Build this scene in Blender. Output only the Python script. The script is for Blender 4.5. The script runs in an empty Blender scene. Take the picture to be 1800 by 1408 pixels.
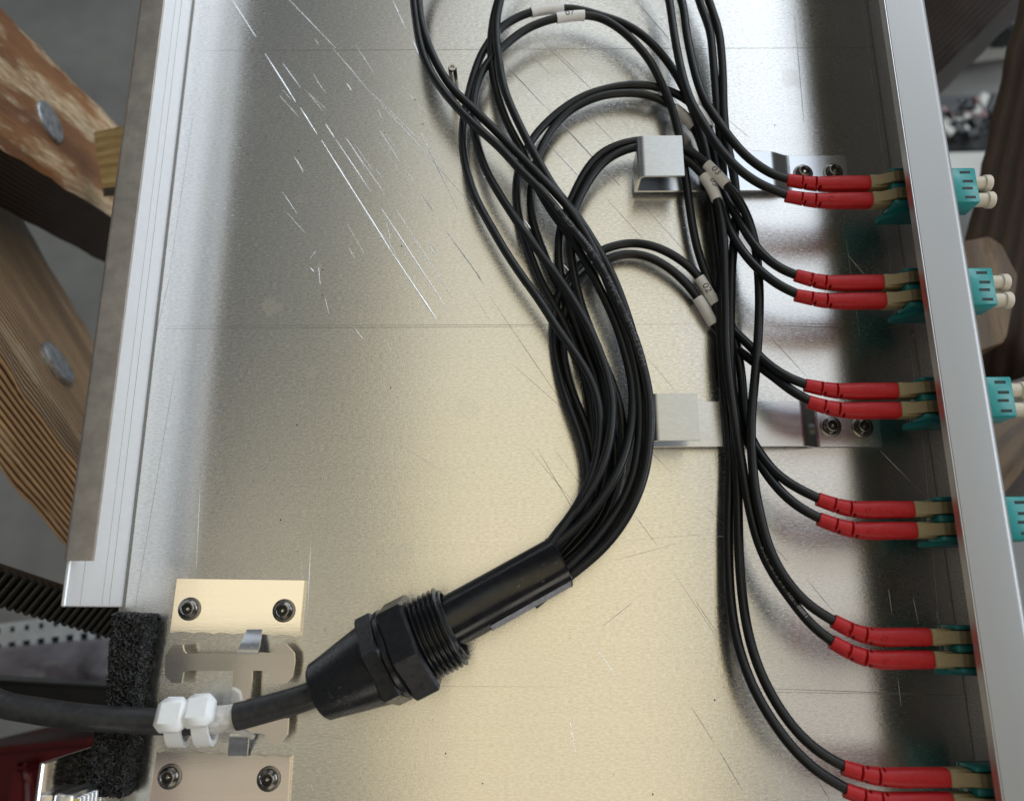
import bpy, bmesh, math, random
from mathutils import Vector, Matrix, noise
random.seed(4)
R = math.radians
MM = 0.001
scene = bpy.context.scene
COL = scene.collection

# ------------------------------------------------------------------ camera
F, CX, CY, D = 1400.0, 900.0, 704.0, 262.0          # focal length in photo pixels, camera height over the tray in mm
THETA, ROLL = R(14.8), R(-0.3)
cam_rot = Matrix.Rotation(THETA, 3, 'X') @ Matrix.Rotation(ROLL, 3, 'Z')
cd = bpy.data.cameras.new('camera'); cam = bpy.data.objects.new('camera', cd); COL.objects.link(cam)
cam.location = (0, 0, D * MM); cam.rotation_euler = cam_rot.to_euler()
cd.sensor_fit = 'HORIZONTAL'; cd.sensor_width = 36; cd.lens = F / 1800 * 36
cd.clip_start = 0.01; cd.clip_end = 20
cd.dof.use_dof = True; cd.dof.focus_distance = 0.262; cd.dof.aperture_fstop = 10.5
scene.camera = cam

def P(u, v, z=0.0):
    """the point at height z (mm) over the tray floor that lies under photo pixel u, v -> metres"""
    d = cam_rot @ Vector(((u - CX) / F, -(v - CY) / F, -1.0))
    t = (z - D) / d.z
    return Vector((d.x * t, d.y * t, z)) * MM

# ------------------------------------------------------------------ world and lamps
w = bpy.data.worlds.new('World'); scene.world = w; w.use_nodes = True
bg = w.node_tree.nodes['Background']; bg.inputs[0].default_value = (0.95, 0.97, 1.0, 1); bg.inputs[1].default_value = 0.09
scene.view_settings.view_transform = 'Standard'; scene.view_settings.look = 'None'
scene.view_settings.exposure = 0; scene.view_settings.gamma = 1

def lamp(name, loc, size, color, radiance, target=(0, 0.05, 0), spread=180):
    ld = bpy.data.lights.new(name, 'AREA'); ld.shape = 'RECTANGLE'; ld.size, ld.size_y = size
    ld.color = color; ld.energy = radiance * math.pi * size[0] * size[1]; ld.spread = R(spread)
    o = bpy.data.objects.new(name, ld); COL.objects.link(o); o.location = loc
    dv = Vector(target) - Vector(loc)
    o.rotation_euler = dv.to_track_quat('-Z', 'Y').to_euler()
    o.visible_camera = True
    return o

def overhead_lamp(name, u0, v0, u1, v1, H, color, radiance, vm=None):
    """a ceiling panel at height H (m) seen mirrored in the tray floor between two photo pixels"""
    vm = 704 if vm is None else vm; a, b = P(u0, vm), P(u1, vm); a.y, b.y = P(CX, v0).y, P(CX, v1).y; k = 1 + H / (D * MM)
    cx, cy = (a.x + b.x) / 2 * k, (a.y + b.y) / 2 * k
    o = lamp(name, (cx, cy, H), (abs(a.x - b.x) * k, abs(a.y - b.y) * k), color, radiance, (cx, cy, 0))
    o.rotation_euler = (0, 0, 0)
    return o
def soft(lo_, xstops, ystops):
    """uneven glow of a broad ceiling light: falls off across x, changes tint along y"""
    ld = lo_.data; ld.use_nodes = True; nt = ld.node_tree; em = [n for n in nt.nodes if n.type == 'EMISSION'][0]
    g = nt.nodes.new('ShaderNodeNewGeometry'); sp = nt.nodes.new('ShaderNodeSeparateXYZ'); nt.links.new(g.outputs['Parametric'], sp.inputs[0])
    outs = []
    for k, st in ((0, xstops), (1, ystops)):
        rp = nt.nodes.new('ShaderNodeValToRGB'); nt.links.new(sp.outputs[k], rp.inputs[0]); el = rp.color_ramp.elements
        while len(el) < len(st): el.new(0.5)
        for e, (p_, c_) in zip(el, st): e.position = p_; e.color = (*c_, 1)
        outs.append(rp.outputs[0])
    mx = nt.nodes.new('ShaderNodeMix'); mx.data_type = 'RGBA'; mx.blend_type = 'MULTIPLY'; mx.inputs[0].default_value = 1
    nt.links.new(outs[0], mx.inputs[6]); nt.links.new(outs[1], mx.inputs[7]); nt.links.new(mx.outputs[2], em.inputs['Color'])
big = overhead_lamp('ceiling_light', 380, -250, 1255, 1900, 1.5, (1, 1, 1), 1.0, 704)
soft(big, [(0, (0.15, .17, .20)), (.20, (0.20, .22, .24)), (.31, (.38,) * 3), (.45, (1, 1, 1)), (.95, (1, 1, 1)), (1, (.7,) * 3)],
     [(0, (0.98, 0.83, 0.54)), (.30, (0.92, 0.79, 0.50)), (.50, (0.80, 0.73, 0.53)), (.70, (0.64, 0.65, 0.60)), (1, (0.57, 0.62, 0.65))])
overhead_lamp('ceiling_light_side', 1300, 640, 1720, 1500, 1.5, (1.0, 0.93, 0.82), 0.60, 900)
overhead_lamp('ceiling_light_spot', 285, 975, 575, 1108, 1.44, (1.0, 0.89, 0.64), 0.92, 1065)  # unseen warm panel added to make the upper anchor plate gleam
overhead_lamp('ceiling_light_brown', 420, 1140, 560, 1330, 1.44, (1.0, 0.80, 0.68), 0.15, 1200)  # unseen brown panel added for the tone mirrored in the tie bar
overhead_lamp('ceiling_light_dim', 240, 1335, 540, 1500, 1.44, (1.0, 0.80, 0.66), 0.26, 1400)  # unseen weak panel added to tint the lower anchor plate
overhead_lamp('window_reflection_right', 1240, -150, 1660, 640, 1.3, (0.80, 0.89, 1.0), 1.45, 350)
lamp('window', (0.9, 1.9, 0.9), (2.2, 0.8), (0.84, 0.92, 1.0), 4.0)
lamp('side_window', (2.0, 0.3, 0.95), (1.6, 0.8), (0.82, 0.91, 1.0), 5.0)  # unseen cool lamp added to brighten the left wall
lamp('room_light', (0.5, -1.9, 0.9), (1.6, 0.7), (1.0, 0.92, 0.80), 2.2)  # unseen warm fill lamp added on the camera side

# ------------------------------------------------------------------ helpers
WL = {}
def link(o): COL.objects.link(o); return o
def thing(name, label, cat, loc=(0, 0, 0), group=None):
    o = bpy.data.objects.new(name, None); link(o); o.location = loc; o.empty_display_size = 0.005
    o['label'] = label; o['category'] = cat
    if group: o['group'] = group
    WL[o.name] = Vector(loc); return o
def obj(name, bm, mat, parent=None, smooth=True, kind=None, label=None, sharp=35):
    off = WL.get(parent.name, Vector((0, 0, 0))) if parent else Vector((0, 0, 0))
    if off.length: bmesh.ops.translate(bm, verts=bm.verts, vec=-off)
    bmesh.ops.recalc_face_normals(bm, faces=bm.faces)
    if smooth:
        for f in bm.faces: f.smooth = True
        for e in bm.edges:
            if len(e.link_faces) == 2 and e.calc_face_angle(0) > R(sharp): e.smooth = False
    me = bpy.data.meshes.new(name); bm.to_mesh(me); bm.free()
    if mat: me.materials.append(mat)
    o = bpy.data.objects.new(name, me); link(o)
    if parent: o.parent = parent
    WL[o.name] = off
    if kind: o['kind'] = kind
    if label: o['label'] = label
    return o
def tag(o, label, cat, group=None):
    o['label'] = label; o['category'] = cat
    if group: o['group'] = group
    return o
def copy_tree(o, parent=None):
    c = o.copy(); link(c)
    if parent: c.parent = parent
    WL[c.name] = WL.get(o.name, Vector())
    for ch in [x for x in COL.objects if x.parent == o]: copy_tree(ch, c)
    return c
def box(bm, a, b, bevel=0.0, seg=1):
    g = bmesh.ops.create_cube(bm, size=1)
    c = [(a[i] + b[i]) / 2 for i in range(3)]; s = [abs(a[i] - b[i]) for i in range(3)]
    bmesh.ops.scale(bm, verts=g['verts'], vec=s); bmesh.ops.translate(bm, verts=g['verts'], vec=c)
    if bevel:
        es = list({e for v in g['verts'] for e in v.link_edges})
        bmesh.ops.bevel(bm, geom=es, offset=bevel, segments=seg, affect='EDGES', profile=0.5)
def prism(bm, top, down):
    """closed prism: polygon 'top' (Vectors) swept by vector 'down'"""
    a = [bm.verts.new(p) for p in top]; b = [bm.verts.new(p + down) for p in top]; n = len(a)
    bm.faces.new(a); bm.faces.new(b[::-1])
    for i in range(n): bm.faces.new((a[i], b[i], b[(i + 1) % n], a[(i + 1) % n]))
def catmull(pts, step=0.0025):
    pts = [Vector(p) for p in pts]; q = [pts[0] * 2 - pts[1]] + pts + [pts[-1] * 2 - pts[-2]]; out = []
    for i in range(1, len(q) - 2):
        p0, p1, p2, p3 = q[i - 1:i + 3]
        t0 = 0; t1 = max((p1 - p0).length, 1e-6) ** .5; t2 = t1 + max((p2 - p1).length, 1e-6) ** .5; t3 = t2 + max((p3 - p2).length, 1e-6) ** .5
        n = max(2, int((p2 - p1).length / step))
        for k in range(n):
            t = t1 + (t2 - t1) * k / n
            A1 = p0 * ((t1 - t) / (t1 - t0)) + p1 * ((t - t0) / (t1 - t0)); A2 = p1 * ((t2 - t) / (t2 - t1)) + p2 * ((t - t1) / (t2 - t1)); A3 = p2 * ((t3 - t) / (t3 - t2)) + p3 * ((t - t2) / (t3 - t2))
            B1 = A1 * ((t2 - t) / (t2 - t0)) + A2 * ((t - t0) / (t2 - t0)); B2 = A2 * ((t3 - t) / (t3 - t1)) + A3 * ((t - t1) / (t3 - t1))
            out.append(B1 * ((t2 - t) / (t2 - t1)) + B2 * ((t - t1) / (t2 - t1)))
    out.append(pts[-1]); return out
def resample(path, step):
    out = [path[0]]; acc = 0
    for a, b in zip(path, path[1:]):
        L = (b - a).length; s = step - acc
        while s <= L: out.append(a.lerp(b, s / L)); s += step
        acc = (acc + L) % step if L else acc
    if (out[-1] - path[-1]).length > step * .3: out.append(path[-1])
    return out
def smooth_path(p, it):
    for _ in range(it): p = [p[0]] + [(p[i - 1] + p[i] * 2 + p[i + 1]) / 4 for i in range(1, len(p) - 1)] + [p[-1]]
    return p
def frames(path):
    """tangent, normal (horizontal-left) and up for each point; up stays as close to +Z as it can"""
    out = []
    for i, p in enumerate(path):
        t = (path[min(i + 1, len(path) - 1)] - path[max(i - 1, 0)]).normalized()
        n = Vector((0, 0, 1)).cross(t)
        if n.length < 1e-4: n = Vector((0, 1, 0))
        n.normalize(); out.append((t, n, t.cross(n)))
    return out
def tube(bm, path, r, seg=10, cap=True, prof=None):
    fr = frames(path); rings = []
    for i, p in enumerate(path):
        t, n, b = fr[i]; rr = r(i) if callable(r) else r; ring = []
        for k in range(seg):
            a = 2 * math.pi * k / seg; q = rr * (prof(i, a) if prof else 1)
            ring.append(bm.verts.new(p + n * (q * math.cos(a)) + b * (q * math.sin(a))))
        rings.append(ring)
    for a, b in zip(rings, rings[1:]):
        for k in range(seg): bm.faces.new((a[k], a[(k + 1) % seg], b[(k + 1) % seg], b[k]))
    if cap: bm.faces.new(rings[0][::-1]); bm.faces.new(rings[-1])
    return rings
def axis_mat(o, d, up=Vector((0, 0, 1))):
    d = d.normalized(); n = up.cross(d).normalized(); b = d.cross(n)
    m = Matrix((d, n, b)).transposed().to_4x4(); m.translation = o; return m
def lathe(bm, prof, mat, seg=32, close=False, rot=0.0):
    """prof: list of (s, r) along local x"""
    rings = []
    for s, r in prof:
        if r < 1e-7: rings.append([bm.verts.new(mat @ Vector((s, 0, 0)))] * seg); continue
        rings.append([bm.verts.new(mat @ Vector((s, r * math.cos(2 * math.pi * k / seg + rot), r * math.sin(2 * math.pi * k / seg + rot)))) for k in range(seg)])
    pairs = list(zip(rings, rings[1:]))
    if close: pairs.append((rings[-1], rings[0]))
    for a, b in pairs:
        for k in range(seg):
            vs = []
            for x in (a[k], a[(k + 1) % seg], b[(k + 1) % seg], b[k]):
                if x not in vs: vs.append(x)
            if len(vs) > 2:
                try: bm.faces.new(vs)
                except ValueError: pass

# ------------------------------------------------------------------ materials
def new_mat(name):
    m = bpy.data.materials.new(name); m.use_nodes = True
    return m, m.node_tree, m.node_tree.nodes['Principled BSDF']
def N(nt, t, **kw):
    n = nt.nodes.new(t)
    for k, v in kw.items(): setattr(n, k, v)
    return n
def ramp(nt, fac, stops):
    r = N(nt, 'ShaderNodeValToRGB'); nt.links.new(fac, r.inputs[0]); el = r.color_ramp.elements
    while len(el) < len(stops): el.new(0.5)
    for e, (p, c) in zip(el, stops): e.position = p; e.color = (c if len(c) == 4 else (*c, 1)) if not isinstance(c, (int, float)) else (c, c, c, 1)
    return r.outputs[0]
def noise_tex(nt, scale, mapscale=(1, 1, 1), detail=4, coord='Object', rough=0.6):
    tc = N(nt, 'ShaderNodeTexCoord'); mp = N(nt, 'ShaderNodeMapping'); nt.links.new(tc.outputs[coord], mp.inputs[0]); mp.inputs['Scale'].default_value = mapscale
    n = N(nt, 'ShaderNodeTexNoise'); nt.links.new(mp.outputs[0], n.inputs['Vector']); n.inputs['Scale'].default_value = scale
    n.inputs['Detail'].default_value = detail; n.inputs['Roughness'].default_value = rough
    return n.outputs[0]
def bump(nt, h, dist, strength=1.0, prev=None):
    b = N(nt, 'ShaderNodeBump'); b.inputs['Strength'].default_value = strength; b.inputs['Distance'].default_value = dist
    nt.links.new(h, b.inputs['Height'])
    if prev: nt.links.new(prev, b.inputs['Normal'])
    return b.outputs[0]
def plain(name, col, rough=0.5, metal=0.0, nscale=600, var=0.12, bumpd=0.00003, rvar=0.08, **kw):
    m, nt, p = new_mat(name)
    n = noise_tex(nt, nscale); c0 = [max(0, x * (1 - var)) for x in col]; c1 = [min(1, x * (1 + var)) for x in col]
    nt.links.new(ramp(nt, n, [(0.3, c0), (0.7, c1)]), p.inputs['Base Color'])
    nt.links.new(ramp(nt, noise_tex(nt, nscale * .3), [(0.3, max(0, rough - rvar)), (0.7, min(1, rough + rvar))]), p.inputs['Roughness'])
    p.inputs['Metallic'].default_value = metal
    if bumpd: nt.links.new(bump(nt, n, bumpd, 0.6), p.inputs['Normal'])
    for k, v in kw.items(): p.inputs[k].default_value = v
    return m
def sheet_metal(name, base, rough, aniso=0.5, grain=1.0, spark=0.5):
    m, nt, p = new_mat(name); p.inputs['Metallic'].default_value = 1
    fine = noise_tex(nt, 1, (650, 1900, 900), 3, rough=0.65)
    speck = noise_tex(nt, 1, (1900, 2600, 1900), 2)
    big = noise_tex(nt, 14, (1, 1, 1), 3)
    streak = noise_tex(nt, 1, (12, 420, 100), 3)
    mx = N(nt, 'ShaderNodeMix', data_type='RGBA', blend_type='MULTIPLY'); mx.inputs[0].default_value = 1
    nt.links.new(ramp(nt, fine, [(0.3, [x * (1 - .22 * grain) for x in base]), (0.68, base)]), mx.inputs[6])
    nt.links.new(ramp(nt, streak, [(0.3, (0.97, 0.97, 0.97)), (0.7, (1, 1, 1))]), mx.inputs[7])
    nt.links.new(mx.outputs[2], p.inputs['Base Color'])
    a = N(nt, 'ShaderNodeMath', operation='MULTIPLY_ADD'); nt.links.new(fine, a.inputs[0]); a.inputs[1].default_value = 0.16 * grain; a.inputs[2].default_value = rough - 0.08 * grain
    b = N(nt, 'ShaderNodeMath', operation='MULTIPLY_ADD'); nt.links.new(big, b.inputs[0]); b.inputs[1].default_value = 0.15 * min(1, grain); nt.links.new(a.outputs[0], b.inputs[2])
    nt.links.new(b.outputs[0], p.inputs['Roughness'])
    nb = bump(nt, fine, 0.00004 * grain, 0.5); nb = bump(nt, speck, 0.00003 * spark, 0.5, nb); nb = bump(nt, big, 0.0006, 0.07, nb)
    nt.links.new(nb, p.inputs['Normal'])
    p.inputs['Anisotropic'].default_value = aniso
    return m
M = {}
M['alu'] = sheet_metal('rolled_aluminium', (0.88, 0.87, 0.84), 0.165, 0.85, 1.2, 1.1)
def floor_extras():
    nt = M['alu'].node_tree; p = nt.nodes['Principled BSDF']
    tg = N(nt, 'ShaderNodeTangent', direction_type='UV_MAP', uv_map='UVMap'); nt.links.new(tg.outputs[0], p.inputs['Tangent'])
    src = p.inputs['Roughness'].links[0].from_socket
    tc = N(nt, 'ShaderNodeTexCoord'); nz = noise_tex(nt, 220, (1, 1, 1), 4)
    for (u, v, rad, amt) in [(475, 540, 7.5, .16), (527, 350, 4, .07), (548, 655, 5, .06), (562, 470, 3, .10), (820, 720, 9, .05), (1390, 140, 9, .06), (700, 980, 11, .04), (640, 300, 8, .05)]:
        ds = N(nt, 'ShaderNodeVectorMath', operation='DISTANCE'); nt.links.new(tc.outputs['Object'], ds.inputs[0]); ds.inputs[1].default_value = P(u, v, 0)
        dv = N(nt, 'ShaderNodeMath', operation='DIVIDE'); nt.links.new(ds.outputs['Value'], dv.inputs[0]); dv.inputs[1].default_value = rad * MM
        ad = N(nt, 'ShaderNodeMath', operation='MULTIPLY_ADD'); nt.links.new(nz, ad.inputs[0]); ad.inputs[1].default_value = .9; nt.links.new(dv.outputs[0], ad.inputs[2])
        k = ramp(nt, ad.outputs[0], [(.80, amt), (1.0 if rad > 4 else .98, 0.0)])
        sm = N(nt, 'ShaderNodeMath', operation='ADD'); nt.links.new(src, sm.inputs[0]); nt.links.new(k, sm.inputs[1]); src = sm.outputs[0]
    nt.links.new(src, p.inputs['Roughness'])
floor_extras()
M['wall'] = sheet_metal('wall_aluminium', (0.92, 0.93, 0.96), 0.42, 0.0, 0.3, 0.1); M['wall'].node_tree.nodes['Principled BSDF'].inputs['Metallic'].default_value = 0.55
M['wall_dark'] = plain('dark_satin_wall', (0.50, 0.48, 0.46), 0.42, 0.4, 1400, 0.3, 0.00003)  # darker than the left wall: shade put into the inner face's colour
M['lip_under'] = sheet_metal('mirror_like_lip_underside', (0.93, 0.93, 0.95), 0.10, 0.0, 0.2, 0.1)
M['lip'] = plain('brownish_metal_lip', (0.52, 0.48, 0.44), 0.42, 0.8, 300, 0.12, 0.00001)
M['alu_smooth'] = sheet_metal('smooth_aluminium', (0.80, 0.79, 0.78), 0.30, 0.0, 0.25, 0.1)
M['bracket'] = sheet_metal('bent_aluminium', (0.80, 0.82, 0.85), 0.22, 0.0, 0.5, 0.3)
M['plate'] = sheet_metal('stainless_plate', (0.84, 0.79, 0.72), 0.07, 0.0, 0.12, 0.1)
M['flange'] = plain('satin_coated_edge', (0.40, 0.40, 0.395), 0.40, 0.6, 1500, 0.02, 0.000003, 0.008)
M['hook'] = sheet_metal('bent_hook_aluminium', (0.68, 0.70, 0.72), 0.34, 0.0, 0.6, 0.3)
M['screw'] = plain('steel_screw', (0.23, 0.22, 0.21), 0.27, 1.0, 900, 0.15)
M['stud'] = plain('steel_stud', (0.62, 0.58, 0.54), 0.2, 1.0, 900)
M['scratch'] = plain('fresh_scratch', (0.97, 0.97, 0.97), 0.42, 1.0, 3000, 0.05, 0)
M['scratch_dark'] = plain('dull_scratch', (0.25, 0.24, 0.22), 0.5, 0.9, 3000, 0.1, 0)
M['cable'] = plain('black_cable_jacket', (0.007, 0.008, 0.009), 0.38, 0, 1200, 0.3, 0.00005, 0.1, **{'Specular IOR Level': 0.40})
M['big_cable'] = plain('scuffed_black_sheath', (0.028, 0.028, 0.030), 0.45, 0, 500, 0.35, 0.00006, 0.1)
M['print'] = plain('grey_print', (0.085, 0.085, 0.095), 0.35, 0, 900, 0.2, 0)
M['print2'] = plain('faint_print', (0.30, 0.28, 0.30), 0.5, 0, 2500, 0.6, 0)
M['label'] = plain('white_marker_sleeve', (0.80, 0.78, 0.76), 0.45, 0, 800, 0.05)
M['ink'] = plain('black_ink', (0.02, 0.02, 0.02), 0.5, 0, 900, 0.2, 0)
M['red'] = plain('red_rubber', (0.46, 0.016, 0.020), 0.45, 0, 900, 0.12, 0.00004, **{'Specular IOR Level': 0.28})
M['tan'] = plain('beige_connector_plastic', (0.31, 0.25, 0.135), 0.45, 0, 900, 0.08)
M['teal'] = plain('aqua_adapter_plastic', (0.018, 0.26, 0.26), 0.38, 0, 700, 0.10)
M['cream'] = plain('cream_dust_cap_plastic', (0.62, 0.55, 0.44), 0.5, 0, 600, 0.05)
M['gland'] = plain('black_nylon', (0.012, 0.013, 0.015), 0.30, 0, 1500, 0.3, 0.00006)
M['sleeve'] = plain('glossy_black_sleeve', (0.008, 0.008, 0.009), 0.20, 0, 500, 0.3, 0.00003)
M['seam'] = plain('grey_black_sleeve_seam', (0.24, 0.25, 0.28), 0.32, 0, 700, 0.3, 0.00006)  # grey paints the bluish reflection on the sleeve; gland scuffs share it
M['tie'] = plain('translucent_white_nylon', (0.90, 0.92, 0.93), 0.35, 0, 400, 0.03, **{'Subsurface Weight': 0.15, 'Subsurface Radius': (0.003, 0.003, 0.003), 'Subsurface Scale': 1.0})
M['wrap'] = plain('frayed_white_wrap', (0.58, 0.56, 0.53), 0.7, 0, 500, 0.25, 0.0003)
M['hole'] = plain('dark_recess', (0.01, 0.02, 0.02), 0.6, 0, 900, 0.2, 0)  # near-black colour painted in for the shade inside recesses
M['black_plastic'] = plain('black_duct_plastic', (0.006, 0.006, 0.006), 0.35, 0, 200, 0.3)
M['rail'] = plain('galvanised_rail', (0.60, 0.63, 0.66), 0.45, 0.3, 90, 0.12)
M['ground'] = plain('grey_floor_paint', (0.20, 0.20, 0.19), 0.55, 0, 9, 0.22, 0.0004)
M['red_box'] = plain('red_toolbox_paint', (0.085, 0.004, 0.004), 0.35, 0, 40, 0.3)
M['pale'] = plain('pale_board', (0.55, 0.55, 0.52), 0.6, 0, 20, 0.1)
M['dark'] = plain('dark_tool_plastic', (0.03, 0.033, 0.035), 0.5, 0, 60, 0.4)
M['yellow'] = plain('yellow_plastic', (0.6, 0.5, 0.03), 0.5)
M['pink'] = plain('dull_pink_plastic', (0.25, 0.16, 0.16), 0.5)
def foam_mat():
    m, nt, p = new_mat('open_cell_foam')
    tc = N(nt, 'ShaderNodeTexCoord'); v = N(nt, 'ShaderNodeTexVoronoi'); v.feature = 'DISTANCE_TO_EDGE'; v.inputs['Scale'].default_value = 900; nt.links.new(tc.outputs['Object'], v.inputs['Vector'])
    nt.links.new(ramp(nt, v.outputs[0], [(0.0, (0.10, 0.10, 0.10)), (0.14, (0.02, 0.02, 0.02)), (0.3, (0.002, 0.002, 0.002))]), p.inputs['Base Color'])
    p.inputs['Roughness'].default_value = 0.45
    nt.links.new(bump(nt, ramp(nt, v.outputs[0], [(0, 1.0), (0.2, 0.0)]), 0.0006, 1.0), p.inputs['Normal'])
    return m
M['foam'] = foam_mat()
def wood_mat(name, light, dark, scuff, ring=26, scuff_amt=0.55, ridge=0.7, line=0.5):
    m, nt, p = new_mat(name)
    tc = N(nt, 'ShaderNodeTexCoord'); mp = N(nt, 'ShaderNodeMapping'); nt.links.new(tc.outputs['UV'], mp.inputs[0]); mp.inputs['Scale'].default_value = (0.35, 1, 1)
    wv = N(nt, 'ShaderNodeTexWave'); wv.bands_direction = 'Y'; wv.inputs['Scale'].default_value = ring; wv.inputs['Distortion'].default_value = 4.0; wv.inputs['Detail'].default_value = 3; wv.inputs['Detail Scale'].default_value = 0.25 * ring / 40; wv.inputs['Detail Roughness'].default_value = 0.55
    nt.links.new(mp.outputs[0], wv.inputs['Vector'])
    g = noise_tex(nt, 1, (70, 1300, 1), 4, 'UV'); blot = noise_tex(nt, 13, (0.6, 2.0, 1), 7, 'UV', 0.62); sc = noise_tex(nt, 110, (0.5, 2.5, 1), 6, 'UV', 0.8); tone = noise_tex(nt, 9, (1, 3, 1), 3, 'UV')
    c = ramp(nt, wv.outputs[0], [(line * .25, dark), (line, [(a + b) / 2 for a, b in zip(light, dark)]), (min(1, line + .35), light)])
    m1 = N(nt, 'ShaderNodeMix', data_type='RGBA', blend_type='MULTIPLY'); m1.inputs[0].default_value = 0.85; nt.links.new(c, m1.inputs[6]); nt.links.new(ramp(nt, g, [(0.3, (0.45, 0.40, 0.36)), (0.65, (1, 1, 1))]), m1.inputs[7])
    m3 = N(nt, 'ShaderNodeMix', data_type='RGBA', blend_type='MULTIPLY'); m3.inputs[0].default_value = 1; nt.links.new(m1.outputs[2], m3.inputs[6]); nt.links.new(ramp(nt, tone, [(0.3, (0.55, 0.5, 0.48)), (0.65, (1.15, 1.1, 1.05))]), m3.inputs[7])
    mm = N(nt, 'ShaderNodeMath', operation='MULTIPLY'); nt.links.new(ramp(nt, blot, [(scuff_amt - .03, 0.0), (scuff_amt + .03, 1.0)]), mm.inputs[0]); nt.links.new(ramp(nt, sc, [(0.38, 0.1), (0.6, 1.0)]), mm.inputs[1])
    m2 = N(nt, 'ShaderNodeMix', data_type='RGBA'); nt.links.new(mm.outputs[0], m2.inputs[0]); nt.links.new(m3.outputs[2], m2.inputs[6]); m2.inputs[7].default_value = (*scuff, 1)
    nt.links.new(m2.outputs[2], p.inputs['Base Color'])
    nt.links.new(ramp(nt, mm.outputs[0], [(0, 0.42), (0.6, 0.75)]), p.inputs['Roughness'])
    nb = bump(nt, wv.outputs[0], 0.0012 * ridge, 0.9); nb = bump(nt, sc, 0.0005, 0.6, nb)
    nt.links.new(nb, p.inputs['Normal'])
    return m
M['wood_paint'] = wood_mat('scuffed_brown_wood', (0.56, 0.27, 0.11), (0.42, 0.19, 0.08), (0.92, 0.74, 0.48), 10, 0.50, 0.1, .4)
M['wood_grain'] = wood_mat('weathered_ridged_wood', (0.95, 0.66, 0.38), (0.13, 0.055, 0.022), (0.80, 0.62, 0.42), 52, 0.60, 0.28, .42)
M['wood_dark'] = wood_mat('dark_stained_wood', (0.060, 0.034, 0.022), (0.028, 0.015, 0.010), (0.10, 0.07, 0.045), 60, 0.75, .25, .5)
M['wood_pale'] = wood_mat('pale_cut_wood', (0.56, 0.42, 0.19), (0.42, 0.30, 0.12), (0.3, 0.22, 0.1), 60, 0.7, .3, .5)
M['wood_block'] = wood_mat('dull_wood_block', (0.17, 0.105, 0.040), (0.10, 0.06, 0.024), (0.1, 0.06, 0.03), 18, 0.6, .1, .5)

# ------------------------------------------------------------------ tray
XL = P(228, 960, 0).x                      # inner foot of the left wall
XR = P(1673, 340, 36).x + .0024                    # outer face of the right wall
YT, YB = P(900, -330, 0).y, P(900, 1560, 0).y
HW = 36 * MM; TH = 1.2 * MM
Y_LIP = P(150, 986, 34).y; Y_WALL = P(110, 1066, 34).y; Y_WALL2 = P(60, 1341, 34).y
tray = thing('equipment_tray', 'large open aluminium tray of scratched rolled sheet holding the cables', 'tray', (0, 0, 0))
bm = bmesh.new(); box(bm, (XL - TH, YB, -TH), (XR - TH - .0002, YT, 0))
uvl = bm.loops.layers.uv.new('UVMap')
for f in bm.faces:
    for lp in f.loops: lp[uvl].uv = (lp.vert.co.y, lp.vert.co.x)
obj('floor_panel', bm, M['alu'], tray, False)
def ext(bm, prof, y0, y1):
    n = len(prof); a = [bm.verts.new((x, y0, z)) for x, z in prof]; b = [bm.verts.new((x, y1, z)) for x, z in prof]
    bm.faces.new(a); bm.faces.new(b[::-1])
    for i in range(n): bm.faces.new((a[i], b[i], b[(i + 1) % n], a[(i + 1) % n]))
# right wall: upright sheet folded inwards at the top, rounded bend
def bend(x, z, r, sx):    # outer quarter circle from vertical to horizontal, sx = side the flange goes to
    return [(x + sx * (r - r * math.cos(a)), z - r + r * math.sin(a)) for a in [math.pi / 2 * k / 6 for k in range(7)]]
fw = 14.2 * MM
outer = [(XR, -TH)] + bend(XR, HW, 2.6 * MM, -1) + [(XR - fw, HW)]
inner = [(XR - fw, HW - TH)] + [(x, z) for x, z in bend(XR - TH, HW - TH, 1.4 * MM, -1)[::-1]] + [(XR - TH, -TH)]
bm = bmesh.new(); ext(bm, outer + inner, YB, YT); rw = obj('right_wall', bm, M['flange'], tray, sharp=25)
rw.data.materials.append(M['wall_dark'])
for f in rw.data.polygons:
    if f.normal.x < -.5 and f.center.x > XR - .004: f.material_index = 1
bm = bmesh.new(); box(bm, (XR - fw - .0006, YB, HW - 3.2 * MM), (XR - fw - .00002, YT, HW - .0001), .00015); obj('folded_edge', bm, M['alu_smooth'], tray)
# left wall: upright sheet, open at the cable entry
HL = 34 * MM
bm = bmesh.new(); box(bm, (XL - TH, Y_WALL, 0), (XL, YT, HL), .0003); obj('left_wall', bm, M['wall'], tray, sharp=25)
bm = bmesh.new(); box(bm, (XL - TH, YB, 0), (XL, Y_WALL2, HL), .0003); obj('left_wall', bm, M['plate'], tray, sharp=25)
bm = bmesh.new()
lipw = P(326, 10, 34).x - P(285, 10, 34).x
ext(bm, [(XL - TH - .0004, HL - .004)] + bend(XL - TH - .0004, HL + .0014, 1.4 * MM, 1) + [(XL - TH + lipw, HL + .0014), (XL - TH + lipw, HL + .0002), (XL - TH - .0002, HL + .0002)][:3], Y_LIP, YT)
el = obj('edge_lip', bm, M['lip'], tray, sharp=25, label='narrow grey lip along the top of the left wall')
el.data.materials.append(M['lip_under'])
for f in el.data.polygons:
    if f.normal.z < -.3: f.material_index = 1
bm = bmesh.new()
for z_, w_ in ((9, .10), (13.5, .05), (26, .08)): box(bm, (XL - .0003, Y_WALL + .0005, z_ * MM), (XL + .00006, YT, (z_ + w_) * MM))
obj('fold_lines', bm, M['scratch_dark'], tray, False, 'stuff')
# seam where floor and left wall meet
bm = bmesh.new(); box(bm, (XL, Y_WALL, 0), (XL + .0006, YT, .0005)); obj('seam', bm, M['scratch_dark'], tray, False)

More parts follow.
